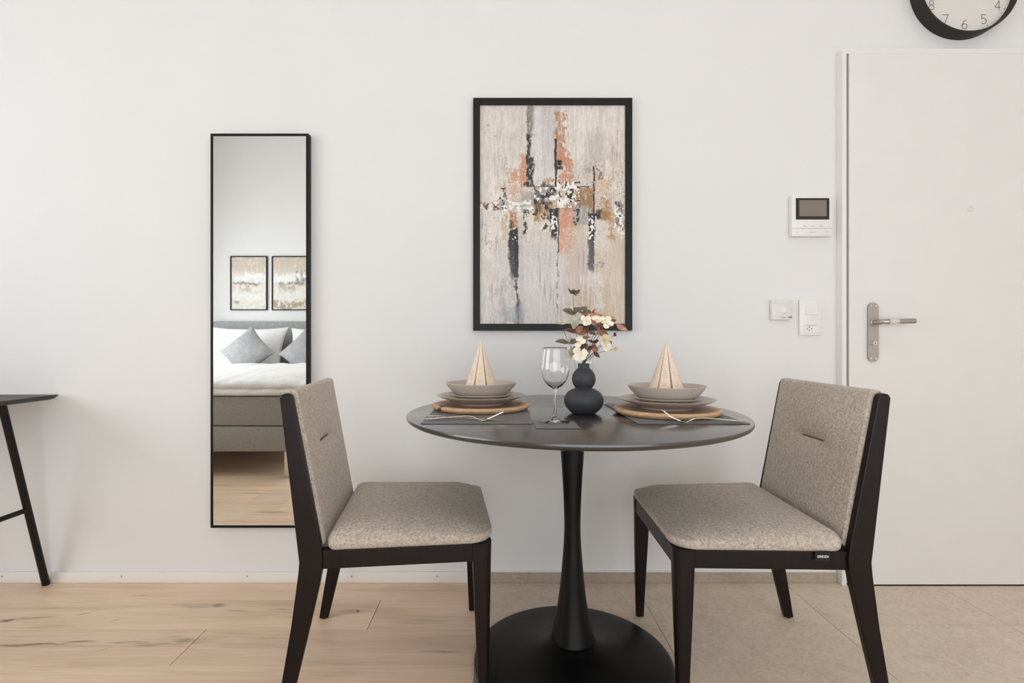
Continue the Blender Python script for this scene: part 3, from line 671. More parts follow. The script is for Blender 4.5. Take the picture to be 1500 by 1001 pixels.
for ang, ln, wd in ((125, .085, .007), (58, .135, .005)):
    a = math.radians(ang); dx, dz = math.cos(a), math.sin(a)
    q = [(-.02, -wd/2), (ln, -wd/3), (ln, wd/3), (-.02, wd/2)]
    MB().prism(q, lambda p, s, dx=dx, dz=dz, yy=(-.034 if ln < .1 else -.037): (CX+p[0]*dx-p[1]*dz, yy-.0012*s, CZ+p[0]*dz+p[1]*dx)).build('clock_hand', 'dark_mark', ck)
MB().lathe([(0, .011), (.006, .011), (.006, 0), (0, 0)], (CX, -.0287, CZ), 20, 'y').build('hub', 'dark_mark', ck)

# ------------------------------------------------------------------ intercom, thermostat, socket
ZI = 2.045
ix0, ix1, iz0, iz1 = px2(1160.2, ZI), px2(1219.5, ZI), pz2(346, ZI), pz2(286, ZI)
ic = empty('intercom', ((ix0+ix1)/2, -.001, iz0), 'white video intercom with a small dark screen beside the door frame', 'intercom')
MB().bbox(ix0, -.0255, iz0, ix1, -.0006, iz1, .003).build('casing', 'white_plastic', ic, smooth=40)
q = lambda x0, y0, x1, y1, Z: (px2(x0, Z), pz2(y1, Z), px2(x1, Z), pz2(y0, Z))
a = q(1165.8, 290.3, 1214.8, 321.8, ZI); MB().bbox(a[0], -.0268, a[1], a[2], -.0250, a[3], .0005).build('screen_bezel', 'screen_bezel', ic)
a = q(1170.6, 293.5, 1210.5, 317, ZI); MB().box(a[0], -.0274, a[1], a[2], -.0266, a[3]).build('screen', 'screen', ic)
a = q(1160.8, 334.6, 1219, 335.2, ZI); MB().box(a[0], -.0257, a[1], a[2], -.0252, a[3]).build('seam_line', 'grey_mark', ic)
for bx_ in (1178.5, 1190.5, 1202):
    a = q(bx_-2.2, 330.6, bx_+2.2, 331.8, ZI); MB().bbox(a[0], -.0260, a[1], a[2], -.0254, a[3], .0001).build('button', 'white_plastic2', ic)
m = MB(); yI = -.0259
a = px2(1186.5, ZI), pz2(341.2, ZI)
for k in range(6): ribbon(m, [(a[0]+k*.0038, a[1]), (a[0]+k*.0038+.0024, a[1]), (a[0]+k*.0038+.0024, a[1]+.0028), (a[0]+k*.0038, a[1]+.0028)], .0007, lambda x, y: (x, yI, y))
ribbon(m, [(px2(1167, ZI), pz2(338.6, ZI)), (px2(1167, ZI), pz2(341, ZI)), (px2(1169, ZI), pz2(341.8, ZI))], .0008, lambda x, y: (x, yI, y))
for dx in (0, 2.2): ribbon(m, [(px2(1210+dx, ZI), pz2(340, ZI)), (px2(1211.4+dx, ZI), pz2(340, ZI))], .0016, lambda x, y: (x, yI, y))
ribbon(m, [(px2(1177.5, ZI), pz2(331.2, ZI)), (px2(1179, ZI), pz2(331.2, ZI))], .003, lambda x, y: (x, -.0263, y))
ribbon(m, [(px2(1188.5, ZI), pz2(331.4, ZI)), (px2(1192, ZI), pz2(331.4, ZI))], .0012, lambda x, y: (x, -.0263, y))
ribbon(m, [(px2(1200.5, ZI), pz2(331.2, ZI)), (px2(1204, ZI), pz2(331.2, ZI))], .0016, lambda x, y: (x, -.0263, y))
m.build('lettering', 'grey_mark', ic)['kind'] = 'stuff'

ZT = 2.052
a = q(1130.4, 439.5, 1161.2, 468.8, ZT)
th = empty('room_thermostat', ((a[0]+a[2])/2, -.001, a[1]), 'small square white room thermostat left of the wall socket', 'thermostat')
MB().bbox(a[0], -.0190, a[1], a[2], -.0006, a[3], .0022).build('casing', 'white_plastic2', th, smooth=40)
cxT, czT = px2(1147.5, ZT), pz2(453.5, ZT)
MB().lathe([(.0135, 0), (.0142, .0012), (.0128, .0016), (.0122, .0004), (0, .0004)], (cxT, -.0189, czT), 40, 'y').build('dial', 'white_plastic', th, smooth=50)
m = MB(); fT = lambda x, y: (x, -.0194, y)
text(m, 'flow', px2(1143, ZT), pz2(466.3, ZT), .0082, .0008, fT, .78)
ribbon(m, [(cxT-.011*math.cos(t), czT-.017*math.sin(t)) for t in np.linspace(.3, 2.84, 12)], .0008, fT)
ribbon(m, [(px2(1133.5, ZT)+.0055*math.cos(t)+.004, pz2(442.5, ZT)+.005*math.sin(t)) for t in np.linspace(PI*1.05, PI*1.95, 8)], .0009, fT)
ribbon(m, [(px2(1134.5, ZT), pz2(441, ZT)), (px2(1136, ZT), pz2(441.8, ZT))], .0010, fT)
m.build('lettering', 'grey_mark', th)['kind'] = 'stuff'
m = MB(); ribbon(m, [(px2(1155.2, ZT), pz2(464.9, ZT)), (px2(1159.4, ZT), pz2(464.9, ZT))], .0042, fT); m.build('mark', 'dark_mark', th)

ZS = 2.060
a = q(1171.5, 439.5, 1203.8, 491.5, ZS)
so = empty('switch_and_socket', ((a[0]+a[2])/2, -.001, a[1]), 'white wall plate with a light switch above a power socket', 'socket')
MB().bbox(a[0], -.0105, a[1], a[2], -.0006, a[3], .003).build('plate', 'white_plastic', so, smooth=40)
b = q(1180.5, 447, 1197.2, 461.3, ZS); MB().bbox(b[0], -.0145, b[1], b[2], -.0100, b[3], .001).build('rocker', 'white_plastic', so)
b = q(1177, 474.5, 1199.5, 487.5, ZS); MB().bbox(b[0], -.0120, b[1], b[2], -.0100, b[3], .0008).build('socket_insert', 'white_plastic', so)
b = q(1180, 476.5, 1196, 477.2, ZS); MB().box(b[0], -.0124, b[1], b[2], -.0119, b[3]).build('groove', 'grey_mark', so)
for hx, hy in ((1182.3, 481.9), (1188.7, 481.9), (1185.4, 479.3), (1185.4, 483.9)):
    MB().lathe([(0, .0006), (.0021, .0006), (.0021, 0)], (px2(hx, ZS), -.0119, pz2(hy, ZS)), 12, 'y').build('pin_hole', 'hole', so)

# ------------------------------------------------------------------ table
TX, TY, TH = .222, -.506, .757
tb = empty('pedestal_table', (TX, TY, 0), 'round black table on a flared tulip pedestal between the two chairs', 'table')
MB().lathe([(0, .733), (.40, .733), (.470, .7365), (.4895, .7412), (.4975, .7455), (.4998, .7495), (.5, .7525), (.4990, .7560), (.4972, .7570), (0, .7570)], (TX, TY, 0), 160).build('tabletop', 'tabletop', tb, smooth=35)
def spl(pts, n):
    out = []; P_ = [pts[0]]+pts+[pts[-1]]
    for i in range(1, len(P_)-2):
        for k in range(n):
            t = k/n; q0, q1, q2, q3 = P_[i-1:i+3]
            out.append(tuple(.5*((2*q1[j])+(-q0[j]+q2[j])*t+(2*q0[j]-5*q1[j]+4*q2[j]-q3[j])*t*t+(-q0[j]+3*q1[j]-3*q2[j]+q3[j])*t**3) for j in range(len(q1))))
    return out+[tuple(pts[-1])]
col = spl([(.0655, .0665), (.058, .10), (.049, .145), (.040, .205), (.0315, .29), (.0250, .39), (.0265, .48), (.0305, .56), (.0360, .64), (.0400, .70), (.0425, .7325)], 5)
MB().lathe([(0, .067)]+[(.062, .064)]+col+[(0, .7325)], (TX, TY, 0), 64).build('column', 'tulip', tb, smooth=40)
MB().lathe([(0, .0), (.296, .0), (.2995, .004), (.2985, .009), (.290, .0125), (.25, .0155), (.19, .0215), (.13, .033), (.095, .046), (.0725, .0585), (.067, .0635), (0, .0635)], (TX, TY, 0.0003), 128).build('base', 'tulip', tb, smooth=60)

# ------------------------------------------------------------------ chairs
def rrect(cx, cy, hw, hd, rs, n=8):
    """rounded rectangle, rs = radii at (+x+y, -x+y, -x-y, +x-y)"""
    out = []
    for q_, (sx, sy) in enumerate(((1, 1), (-1, 1), (-1, -1), (1, -1))):
        r = rs[q_]
        for k in range(n+1):
            a = q_*PI/2+k*PI/2/n
            out.append((cx+sx*(hw-r)+r*math.cos(a), cy+sy*(hd-r)+r*math.sin(a)))
    return out
def loft(mb, rings):
    n = len(rings[0]); o = len(mb.v); v = [p for r in rings for p in r]
    f = [(i*n+k, i*n+(k+1) % n, (i+1)*n+(k+1) % n, (i+1)*n+k) for i in range(len(rings)-1) for k in range(n)]
    f += [tuple(range(n))[::-1], tuple(range((len(rings)-1)*n, len(rings)*n))]
    return mb.add(v, f)
def samples(h, fine=(0, .0008, .002, .004, .007, .0095, .0108, .012, .0132, .0145, .017, .022)):
    e = list(fine); m = int((2*h-2*fine[-1])/.0075); mid = [fine[-1]+(2*h-2*fine[-1])*k/m for k in range(1, m)]
    return [-h+x for x in e]+[-h+x for x in mid]+[h-x for x in reversed(e)]

def make_chair():
    ch = empty('dining_chair', (0, 0, 0), 'taupe upholstered dining chair at the left of the table, in front of the mirror', 'chair', 'dining chairs at the round table')
    # rear legs rise into the back posts
    prof = [(-.030, .003), (.001, .003), (.019, .078), (.055, .232), (.078, .335), (.085, .372), (.087, .405), (.0835, .44), (.0115, .826), (.007, .8350), (-.004, .8380), (-.015, .8355), (-.0200, .826), (.0245, .43), (.028, .40), (.0255, .37), (.008, .235), (-.018, .078)]
    for s in (-1, 1):
        mb = MB()
        def fn(p, side, s=s):
            u, z = p; t = .021
            outer = .2490
            return (u, s*(outer if side else outer-t), z)
        bm_ = MB().prism(prof, fn)
        lg = bm_.build('leg', 'chair_wood', ch)
        md = lg.modifiers.new('bevel', 'BEVEL'); md.width = .003; md.segments = 2; md.limit_method = 'ANGLE'; md.angle_limit = math.radians(40)
        MB().lathe([(0, 0), (.008, 0), (.008, .004), (0, .004)], (-.0145, s*.2385, 0), 12).build('glide', 'seal', lg)
        # front legs: rounded outer corner, tapering
        rings = []
        for z, ux0, ux1, th_ in ((.003, .494, .520, .024), (.08, .4905, .522, .027), (.25, .483, .526, .036), (.378, .478, .5285, .043), (.4255, .476, .530, .046)):
            r1 = (ux1-ux0)*.42
            ring = rrect((ux0+ux1)/2, 0, (ux1-ux0)/2, th_/2, (min(r1, th_*.45), .003, .003, .004), 6)
            rings.append([(p[0], s*(.244-th_/2+p[1]), z) for p in ring])
        lf = loft(MB(), rings).build('leg', 'chair_wood', ch, smooth=40)
        MB().lathe([(0, 0), (.008, 0), (.008, .004), (0, .004)], (.508, s*.231, 0), 12).build('glide', 'seal', lf)
        MB().bbox(.075, s*.222-.011, .377, .4835, s*.222+.0185*(1 if s > 0 else 1)-.0005 if s > 0 else s*.222+.011, .4255, .0015).build('rail', 'chair_wood', ch) if s > 0 else \
            MB().bbox(.075, -.240, .377, .4835, -.211, .4255, .0015).build('rail', 'chair_wood', ch)
    MB().bbox(.490, -.205, .377, .5265, .205, .4255, .0015).build('rail', 'chair_wood', ch)
    MB().bbox(.052, -.216, .385, .078, .216, .4255, .0015).build('rail', 'chair_wood', ch)
    # seat cushion
    spec = [(.010, .4262), (.003, .4275), (-.0015, .434), (-.003, .446), (-.002, .458), (.002, .466), (.009, .4740), (.020, .4800), (.038, .4840), (.062, .4865), (.10, .4880), (.14, .4880), (.19, .487), (.222, .487)]
    cx, hw, hd = .3150, .2165, .2455
    rings = []
    for ins, z in spec:
        hw_, hd_ = max(.003, hw-ins*hw/.224), max(.003, hd-ins*hd/.2445*1.08 if ins > .1 else hd-ins)
        rf = max(.002, .060-ins*.45); rb = max(.002, .020-ins*.3); rf = min(rf, hw_*.95, hd_*.95); rb = min(rb, hw_*.95, hd_*.95)
        ring = rrect(cx, 0, hw_, hd_, (rf, rb, rb, rf), 8)
        out = []
        for x, y in ring:
            zz = z
            if z > .45: zz -= .020*smoothstep(.36, .54, x)*smoothstep(.45, .480, z)
            if z > .45: zz -= .004*smoothstep(.17, .25, abs(y))
            out.append((x, y, zz))
        rings.append(out)
    st = loft(MB(), rings).build('seat', 'chair_fabric', ch, smooth=180)
    # backrest: panel plane leans; front face at u = .088 (z .44) .. .0165 (z .84)
    HW, HH = .2285, .2085
    xs_, zs_ = samples(HW), samples(HH)
    A = Vector((.0905, 0, .4330)); B = Vector((.0165, 0, .8480)); up = (B-A).normalized(); nrm = Vector((up.z, 0, -up.x)); mid = (A+B)/2-nrm*.020
    hh = (B-A).length/2; zs_ = [z*hh/HH for z in zs_]
    def prof_r(d, r): d = min(d/r, 1.0); return math.sqrt(max(0, 1-(1-d)**2))
    def front(i, j):
        y, z = xs_[i], zs_[j]; dx = HW-abs(y); dz = hh-abs(z)
        t = .0205*prof_r(dx, .008)*prof_r(dz, .012)
        g = math.exp(-((dx-.0120)/.0012)**2)*.0013 if dz > .01 else 0
        bulge = .006*(1-(y/HW)**2)*(1-(z/hh)**2)
        pd = max(0, abs(y)-.058); zc = z-.040
        dent = .011*math.exp(-(zc/.010)**2-(pd/.018)**2)+.008*math.exp(-(zc/.040)**2-(pd/.05)**2)
        return mid+Vector((0, y, 0))+up*z+nrm*(t+bulge-dent-g)
    def back(i, j):
        y, z = xs_[i], zs_[j]; dx = HW-abs(y); dz = hh-abs(z)
        r = 1.0 if z > 0 else 1.0; th_ = .012+.030*max(0, -(z/hh))*0
        return mid+Vector((0, y, 0))+up*z-nrm*(.016*prof_r(dx, .006)*prof_r(dz, .014))
    nx, nz = len(xs_), len(zs_); mb = MB(); mb.grid(nx, nz, front); mb.grid(nx, nz, back)
    bk = mb.build('backrest', 'chair_fabric', ch, smooth=180)
    bm = bmesh.new(); bm.from_mesh(bk.data); bmesh.ops.remove_doubles(bm, verts=bm.verts, dist=1e-5); bmesh.ops.recalc_face_normals(bm, faces=bm.faces); bm.to_mesh(bk.data); bm.free()
    # zig-zag seam lying in the pinch
    mb = MB(); pts = []
    for k in range(41):
        y = -.055+.11*k/40; z = .040+(.0030 if k % 2 else -.0030)
        pd = 0; t = .0205+.006*(1-(y/HW)**2)*(1-(z/hh)**2)-.011*math.exp(-((z-.04)/.010)**2)-.008+.0012
        pts.append(mid+Vector((0, y, 0))+up*z+nrm*t)
    mb.tube(pts, .0007, 5); mb.build('seam', 'seam', bk)
    return ch
chair = make_chair()
chair2 = copy_tree(chair)
move_root(chair, (-.575, -.506, 0), math.radians(6.7))
move_root(chair2, (.995, -.503, 0), math.radians(178.4))
chair2['label'] = 'taupe upholstered dining chair at the right of the table, in front of the door'
# fabric tag sewn under the seat of the right chair
mb = MB(); mb.bbox(.133, .2465, .403, .172, .2482, .4272, .0004)
tg = mb.build('maker_tag', 'tagcloth'); tg.parent = chair2
mb = MB(); text(mb, 'ENNESEN', -.1655, .4130, .0052, .0010, lambda x, y: (-x, .2486, y), .76); tt = mb.build('lettering', 'white_ink'); tt.parent = tg; tt['kind'] = 'stuff'

# ------------------------------------------------------------------ things on the table
def on_table(): return TH+.0002
def rslab(mb, x0, y0, x1, y1, z0, z1, r, b=.0005):
    cx, cy, hw, hd = (x0+x1)/2, (y0+y1)/2, (x1-x0)/2, (y1-y0)/2
    loft(mb, [[(p[0], p[1], z) for p in rrect(cx, cy, hw-i, hd-i, (r-i,)*4, 5)] for i, z in ((b, z0), (0, z0+b), (0, z1-b), (b, z1))])
    return mb
MTH = .0022
for nm, x0, x1, lab in (('placemat', -.2056, .0863, 'dark grey placemat under the left place setting'), ('placemat', .358, .651, 'dark grey placemat under the right place setting')):
    yb = -.316
    m = MB(); rslab(m, x0, -.7455, x1, yb, TH+.0002, TH+MTH, .006)
    tag(m.build(nm, 'mat', origin=((x0+x1)/2, -.53, TH+.0002)), lab, 'placemat', 'dark placemats on the table')
for x0, x1, y0, y1, lab in ((.0885, .1985, -.8175, -.7025, 'small square dark coaster under the front wine glass'), (.245, .355, -.325, -.215, 'small square dark coaster under the wine glass behind the vase')):
    m = MB(); rslab(m, x0, y0, x1, y1, TH+.0002, TH+MTH, .003)
    tag(m.build('coaster', 'mat', origin=((x0+x1)/2, (y0+y1)/2, TH+.0002)), lab, 'coaster', 'dark coasters on the table')
MZ = TH+MTH+.0002
settings = [('left', -.059, 1.62-CAMD), ('right', .493, 1.515-CAMD)]
for k, (side, sx, sy) in enumerate(settings):
    c = (sx, sy, 0)
    # board with natural edge
    def rf(r, h_, a, k=k):
        return r*(1+.010*math.sin(2*a+1.3+k)+.006*math.sin(5*a+k*2)+.0025*math.sin(13*a+k)) if r > .05 else r
    bd = MB().lathe([(0, 0), (.140, 0), (.1475, .003), (.1525, .0085), (.1530, .0125), (.1505, .0165), (.1470, .0178), (.139, .0172), (.134, .0162), (0, .0160)], (sx, sy, MZ), 96, rfn=rf)
    o = bd.build('serving_board', 'board', origin=(sx, sy, MZ), smooth=50)
    tag(o, 'round wooden board with bark edge and a dark crack, left setting' if k == 0 else 'round pale wooden board under the right stack of plates', 'board', 'wooden boards under the plates')
    if k == 0:
        a0 = math.radians(-141); m = MB()
        for da, r0, r1 in ((0, .142, .1555), (-.05, .140, .1535), (.035, .146, .1552)):
            r0 = rf(r0, 0, a0+da); 
            pth = [(sx+rf(r, 0, a0+da)*math.cos(a0+da+.03*math.sin(40*r)), sy+rf(r, 0, a0+da)*math.sin(a0+da+.03*math.sin(40*r)), MZ+z) for r, z in ((.138, .0174), (.147, .0176), (.1527, .0140), (.1533, .0105), (.1522, .006))]
            m.tube(pth, .0013, 6)
        cr = m.build('crack', 'crack'); cr.parent = o; cr.location = (0, 0, 0)
        for v in cr.data.vertices: v.co -= Vector((sx, sy, MZ))
    z0 = MZ+.0164
    dp = [(0, .002), (.066, .0015), (.068, 0), (.0735, 0), (.0745, .003), (.090, .0085), (.112, .0165), (.130, .0235), (.1375, .0270), (.1385, .0285), (.1368, .0290), (.128, .0258), (.108, .0190), (.085, .0120), (.072, .0098), (0, .0095)]
    o = MB().lathe(dp, (sx, sy, z0), 96).build('dinner_plate', 'ceramic', origin=(sx, sy, z0), smooth=60)
    tag(o, 'large taupe dinner plate on the wooden board, %s setting' % side, 'plate', 'taupe stoneware plates')
    z1 = z0+.0180
    sp_ = [(0, .001), (.060, .0005), (.062, 0), (.066, 0), (.068, .002), (.085, .006), (.100, .0095), (.1065, .0118), (.1075, .0130), (.1062, .0140), (.098, .0122), (.084, .0085), (.070, .0062), (0, .006)]
    dz = 0.0
    # rests where its rim meets the larger plate's slope
    z1 = z0+.0096
    sp_ = [(0, .001), (.056, .0005), (.058, 0), (.062, 0), (.064, .003), (.078, .010), (.095, .0175), (.105, .0215), (.1072, .0232), (.1062, .0242), (.096, .0212), (.078, .0145), (.066, .0115), (0, .0110)]
    o = MB().lathe(sp_, (sx, sy, z1), 96).build('side_plate', 'ceramic', origin=(sx, sy, z1), smooth=60)
    tag(o, 'smaller taupe plate between dinner plate and bowl, %s setting' % side, 'plate', 'taupe stoneware plates')
    z2 = z1+.0112
    bw = [(0, .002), (.050, .0015), (.052, 0), (.060, 0), (.0680, .0022), (.0800, .0085), (.0930, .0200), (.1040, .0325), (.1100, .0420), (.1117, .0452), (.1108, .0465), (.1085, .0452), (.1015, .0345), (.0905, .0225), (.0770, .0115), (.0650, .0065), (0, .0060)]
    o = MB().lathe(bw, (sx, sy, z2), 96).build('bowl', 'ceramic', origin=(sx, sy, z2), smooth=60)
    tag(o, 'shallow taupe bowl holding the folded napkin, %s setting' % side, 'bowl', 'taupe stoneware bowls')
    # folded napkin
    z3 = z2+.0064; hgt = (.980 if k == 0 else .975)-z3; rb = .0605 if k == 0 else .0620
    na = empty('folded_napkin', (sx, sy, z3), 'beige paper napkin folded into a pleated cone, %s bowl' % side, 'napkin', 'folded napkins in the bowls')
    m = MB(); rot = 0 if k == 0 else PI/8; NL = 8; pts = []
    facets = []
    for i in range(NL):
        ca = -PI/2+rot+i*2*PI/NL; wob = 1+.035*math.sin(3*i+k)
        ha = .33; ri = .026
        ps = [(rb*wob*math.cos(ca+d), rb*wob*math.sin(ca+d)) for d in (-ha, -ha*.4, ha*.4, ha)]
        va = ca+PI/NL; ps.append((ri*math.cos(va), ri*math.sin(va)))
        facets.append((ps[0], ps[3], ca)); pts += ps
    rings = []
    for t in (0, .25, .5, .75, .9, .985):
        s_ = (1-t)*1.0+.006*t
        rings.append([(sx+p[0]*s_, sy+p[1]*s_+.0, z3+hgt*t) for p in pts])
    loft(m, rings).build('cloth', 'napkin', na)
    m = MB()
    for (p0, p1, ca) in facets:
        mx, my = (p0[0]+p1[0])/2, (p0[1]+p1[1])/2; wdt = math.hypot(p1[0]-p0[0], p1[1]-p0[1])
        rn = rb*1.0
        def fs(x, t, ca=ca, p0=p0, p1=p1):
            """x across the facet in metres, t height fraction"""
            s_ = 1-t; rad = rb*(1.05 if True else 1)*s_
            R = math.hypot(*p0)*s_+.0007
            ang = ca+x/max(R, .01)
            return (sx+R*math.cos(ang), sy+R*math.sin(ang), z3+hgt*t)
        for (x0, t0, rr, turns, ph) in ((random.uniform(-.005, .003), random.uniform(.36, .43), .0090, 1.6, random.uniform(0, 6)), (random.uniform(-.004, .006), random.uniform(.25, .32), .0060, 1.3, random.uniform(0, 6)), (random.uniform(-.003, .005), random.uniform(.44, .49), .0040, 1.2, random.uniform(0, 6))):
            sp2 = [(x0+rr*(1-.12*a_)*math.cos(a_+ph), t0+rr*(1-.12*a_)/hgt*math.sin(a_+ph)) for a_ in np.linspace(0, turns*2*PI*.75, 14)]
            for q0, q1 in zip(sp2, sp2[1:]):
                d = math.hypot(q1[0]-q0[0], (q1[1]-q0[1])*hgt) or 1; nx_, ny_ = -(q1[1]-q0[1])*hgt/d*.0006, (q1[0]-q0[0])/d*.0006/hgt
                m.add([fs(q0[0]+nx_, q0[1]+ny_), fs(q1[0]+nx_, q1[1]+ny_), fs(q1[0]-nx_, q1[1]-ny_), fs(q0[0]-nx_, q0[1]-ny_)], [(0, 1, 2, 3)])
    m.build('printed_swirls', 'print', na)['kind'] = 'stuff'

# cutlery -------------------------------------------------------------
def fork(name, lab, p0, ang, tipz=.026):
    """p0 handle end; built along local +x, 0.21 long"""
    o = empty(name, (p0[0], p0[1], MZ), lab, 'fork', 'forks on the placemats')
    prof = [(0, .0100, .0035), (.004, .0150, .0035), (.02, .0155, .0050), (.06, .0125, .0085), (.095, .0090, .0112), (.115, .0072, .0118), (.128, .0068, .0098), (.138, .0085, .0056), (.146, .0150, .0024), (.152, .0205, .0016), (.160, .0230, .0028), (.168, .0235, .0062)]
    def sec(x, wd, z, th_): return [(x, -wd/2, z-th_*.2), (x, -wd/4, z-th_*.5), (x, wd/4, z-th_*.5), (x, wd/2, z-th_*.2), (x, wd/3, z+th_*.5), (x, -wd/3, z+th_*.5)]
    m = MB(); P3 = spl(prof, 3); loft(m, [sec(x, w2, max(z, .0012)+.0003, .0022) for x, w2, z in P3])
    h_ = m.build('handle', 'steel', smooth=50); h_.parent = o
    mt = MB()
    for t in (-1.5, -.5, .5, 1.5):
        y = t*.0062; pts = [(.1665, y, .0062), (.180, y, .0118), (.195, y, .0188), (.209, y*.94, tipz)]
        loft(mt, [[(x-.0003, y_-w2, z-.0009), (x, y_+w2, z-.0009), (x, y_+w2, z+.0009), (x-.0003, y_-w2, z+.0009)] for (x, y_, z), w2 in zip(pts, (.0017, .0015, .0012, .0006))])
    t_ = mt.build('tines', 'steel', smooth=50); t_.parent = o
    # hammered relief bumps on the handle end
    mh = MB()
    for kx in range(7):
        x = .006+kx*.0085
        mh.lathe([(0, .0009), (.0022, .0006), (.0030, 0)], (x, (.0025 if kx % 2 else -.0025), .0052+.0048*kx/7+.0004), 8)
    b_ = mh.build('hammered_relief', 'steel', smooth=90); b_.parent = o; b_['kind'] = 'stuff'
    o.rotation_euler = (0, 0, ang); return o
fork('fork', 'steel fork on the left placemat with its tines raised', (-.1985, -.6890), math.atan2(-.010, .21), .0245)
fork('fork', 'steel fork on the right placemat lying alone', (.6360, -.7270), PI-math.atan2(.000, .23)+.02, .0315)
kn = empty('table_knife', (-.2015, -.6500, MZ), 'steel knife lying under the left fork', 'knife')
def ksec(x, y0, y1, z0, z1): return [(x, y0, z0), (x, y1, z0), (x, y1, z1), (x, y0, z1)]
m = MB(); loft(m, [ksec(0, -.005, .005, .0005, .0055), ksec(.004, -.0075, .0075, .0002, .0066), ksec(.03, -.0080, .0080, .0002, .0070), ksec(.07, -.0066, .0066, .0002, .0060), ksec(.105, -.0055, .0055, .0002, .0042)])
h_ = m.build('handle', 'steel', smooth=30); h_.parent = kn
m = MB(); loft(m, [ksec(.1045, -.005, .005, .0006, .0030), ksec(.120, -.0085, .0060, .0006, .0022), ksec(.18, -.0100, .0060, .0006, .0018), ksec(.215, -.0085, .0058, .0006, .0016), ksec(.226, -.0020, .0050, .0006, .0012)])
h_ = m.build('blade', 'steel', smooth=30); h_.parent = kn
kn.rotation_euler = (0, 0, math.atan2(-.036, .225))

# wine glasses --------------------------------------------------------
def wine_glass(x, y, lab):
    z0 = MZ
    outer = [(0, 0), (.0345, 0), (.0372, .0006), (.0375, .0013), (.0368, .0020), (.028, .0032), (.016, .0055), (.0085, .0100), (.0052, .0190), (.0038, .033), (.0035, .055), (.0036, .072), (.0046, .0830), (.0085, .0895), (.0175, .0955), (.0265, .1050), (.0335, .1190), (.0372, .1340), (.0378, .1430), (.0368, .1570), (.0343, .1750), (.0312, .1955)]
    inner = [(.0309, .1959), (.0306, .1955), (.0337, .1750), (.0362, .1570), (.0372, .1430), (.0366, .1345), (.0327, .1195), (.0258, .1059), (.0165, .0972), (.0075, .0925), (0, .0915)]
    o = MB().lathe(spl(outer[1:], 3) and ([(0, 0)]+spl(outer[1:], 3)+spl(inner, 3)), (x, y, z0), 72).build('wine_glass', 'glass', origin=(x, y, z0), smooth=180)
    return tag(o, lab, 'wine glass', 'wine glasses on the table')
wine_glass(.1460, -.7220+.001, 'tall clear wine glass in front, left of the dark vase')
wine_glass(.3000, -.2700, 'clear wine glass half hidden behind the dark vase')

# vase ----------------------------------------------------------------
VX, VY, VZ = .2510, 1.53-CAMD, TH+.0002
vp = [(0, .003), (.026, .002), (.029, 0), (.033, .0006), (.041, .006), (.051, .017), (.0570, .030), (.0584, .0395), (.0565, .050), (.049, .0625), (.036, .0712), (.0262, .0752), (.0245, .0770), (.0262, .0790), (.0318, .0870), (.0350, .0985), (.0349, .1060), (.0320, .1180), (.0250, .1285), (.0190, .1335), (.0172, .1370), (.0170, .1475), (.0165, .1490), (.0150, .1480), (.0148, .1350), (.012, .120), (0, .110)]
tag(MB().lathe([vp[0]]+spl(vp[1:23], 4)+vp[23:], (VX, VY, VZ), 80).build('vase', 'vase', origin=(VX, VY, VZ), smooth=60), 'matte slate-blue vase of two stacked bulbs near the table centre', 'vase')

# sprigs in the vase ---------------------------------------------------
VD = VY
def fp(cx, cy, dy=0.0):
    """sketch point of the bouquet -> world, dy = offset in depth (towards the wall +)"""
    Z = VD+dy+CAMD; px = 805+cx/8.008; py = 415+cy/8.008
    return Vector(((px-732)*Z/750, VD+dy, .972+(500.5-py)*Z/750))
def leaf_mesh(base, tip, wr, tilt, curl=.12, pet=False):
    mb = MB(); base, tip = Vector(base), Vector(tip); d = tip-base; L = d.length; d.normalize()
    side = d.cross(Vector((0, -1, 0)))
    if side.length < .1: side = Vector((1, 0, 0))
    side.normalize(); nr = side.cross(d).normalized()
    if nr.y > 0: nr = -nr
    R = Matrix.Rotation(tilt, 3, d); side = R @ side; nr = R @ nr
    n = 8; rows = []
    for i in range(n+1):
        t = i/n; wd = (math.sin(PI*t**(.85 if not pet else 1.35))**(.8 if not pet else .7))*wr*L/2 if 0 < t < 1 else 0.0003
        c = base+d*(L*t)+nr*(L*curl*math.sin(PI*t))
        fold = .25*wd
        rows.append([c-side*wd+nr*fold, c-side*wd*.5+nr*fold*.4, c, c+side*wd*.5+nr*fold*.4, c+side*wd+nr*fold])
    v = [p for r in rows for p in r]; th_ = nr*.0003; nv = len(v)
    v2 = v+[p-th_ for p in v]; f = []
    for i in range(n):
        for j in range(4):
            a, b, c, e = i*5+j, i*5+j+1, (i+1)*5+j+1, (i+1)*5+j
            f.append((a, b, c, e)); f.append((nv+e, nv+c, nv+b, nv+a))
    return mb.add(v2, f)
NECK = fp(405, 945)
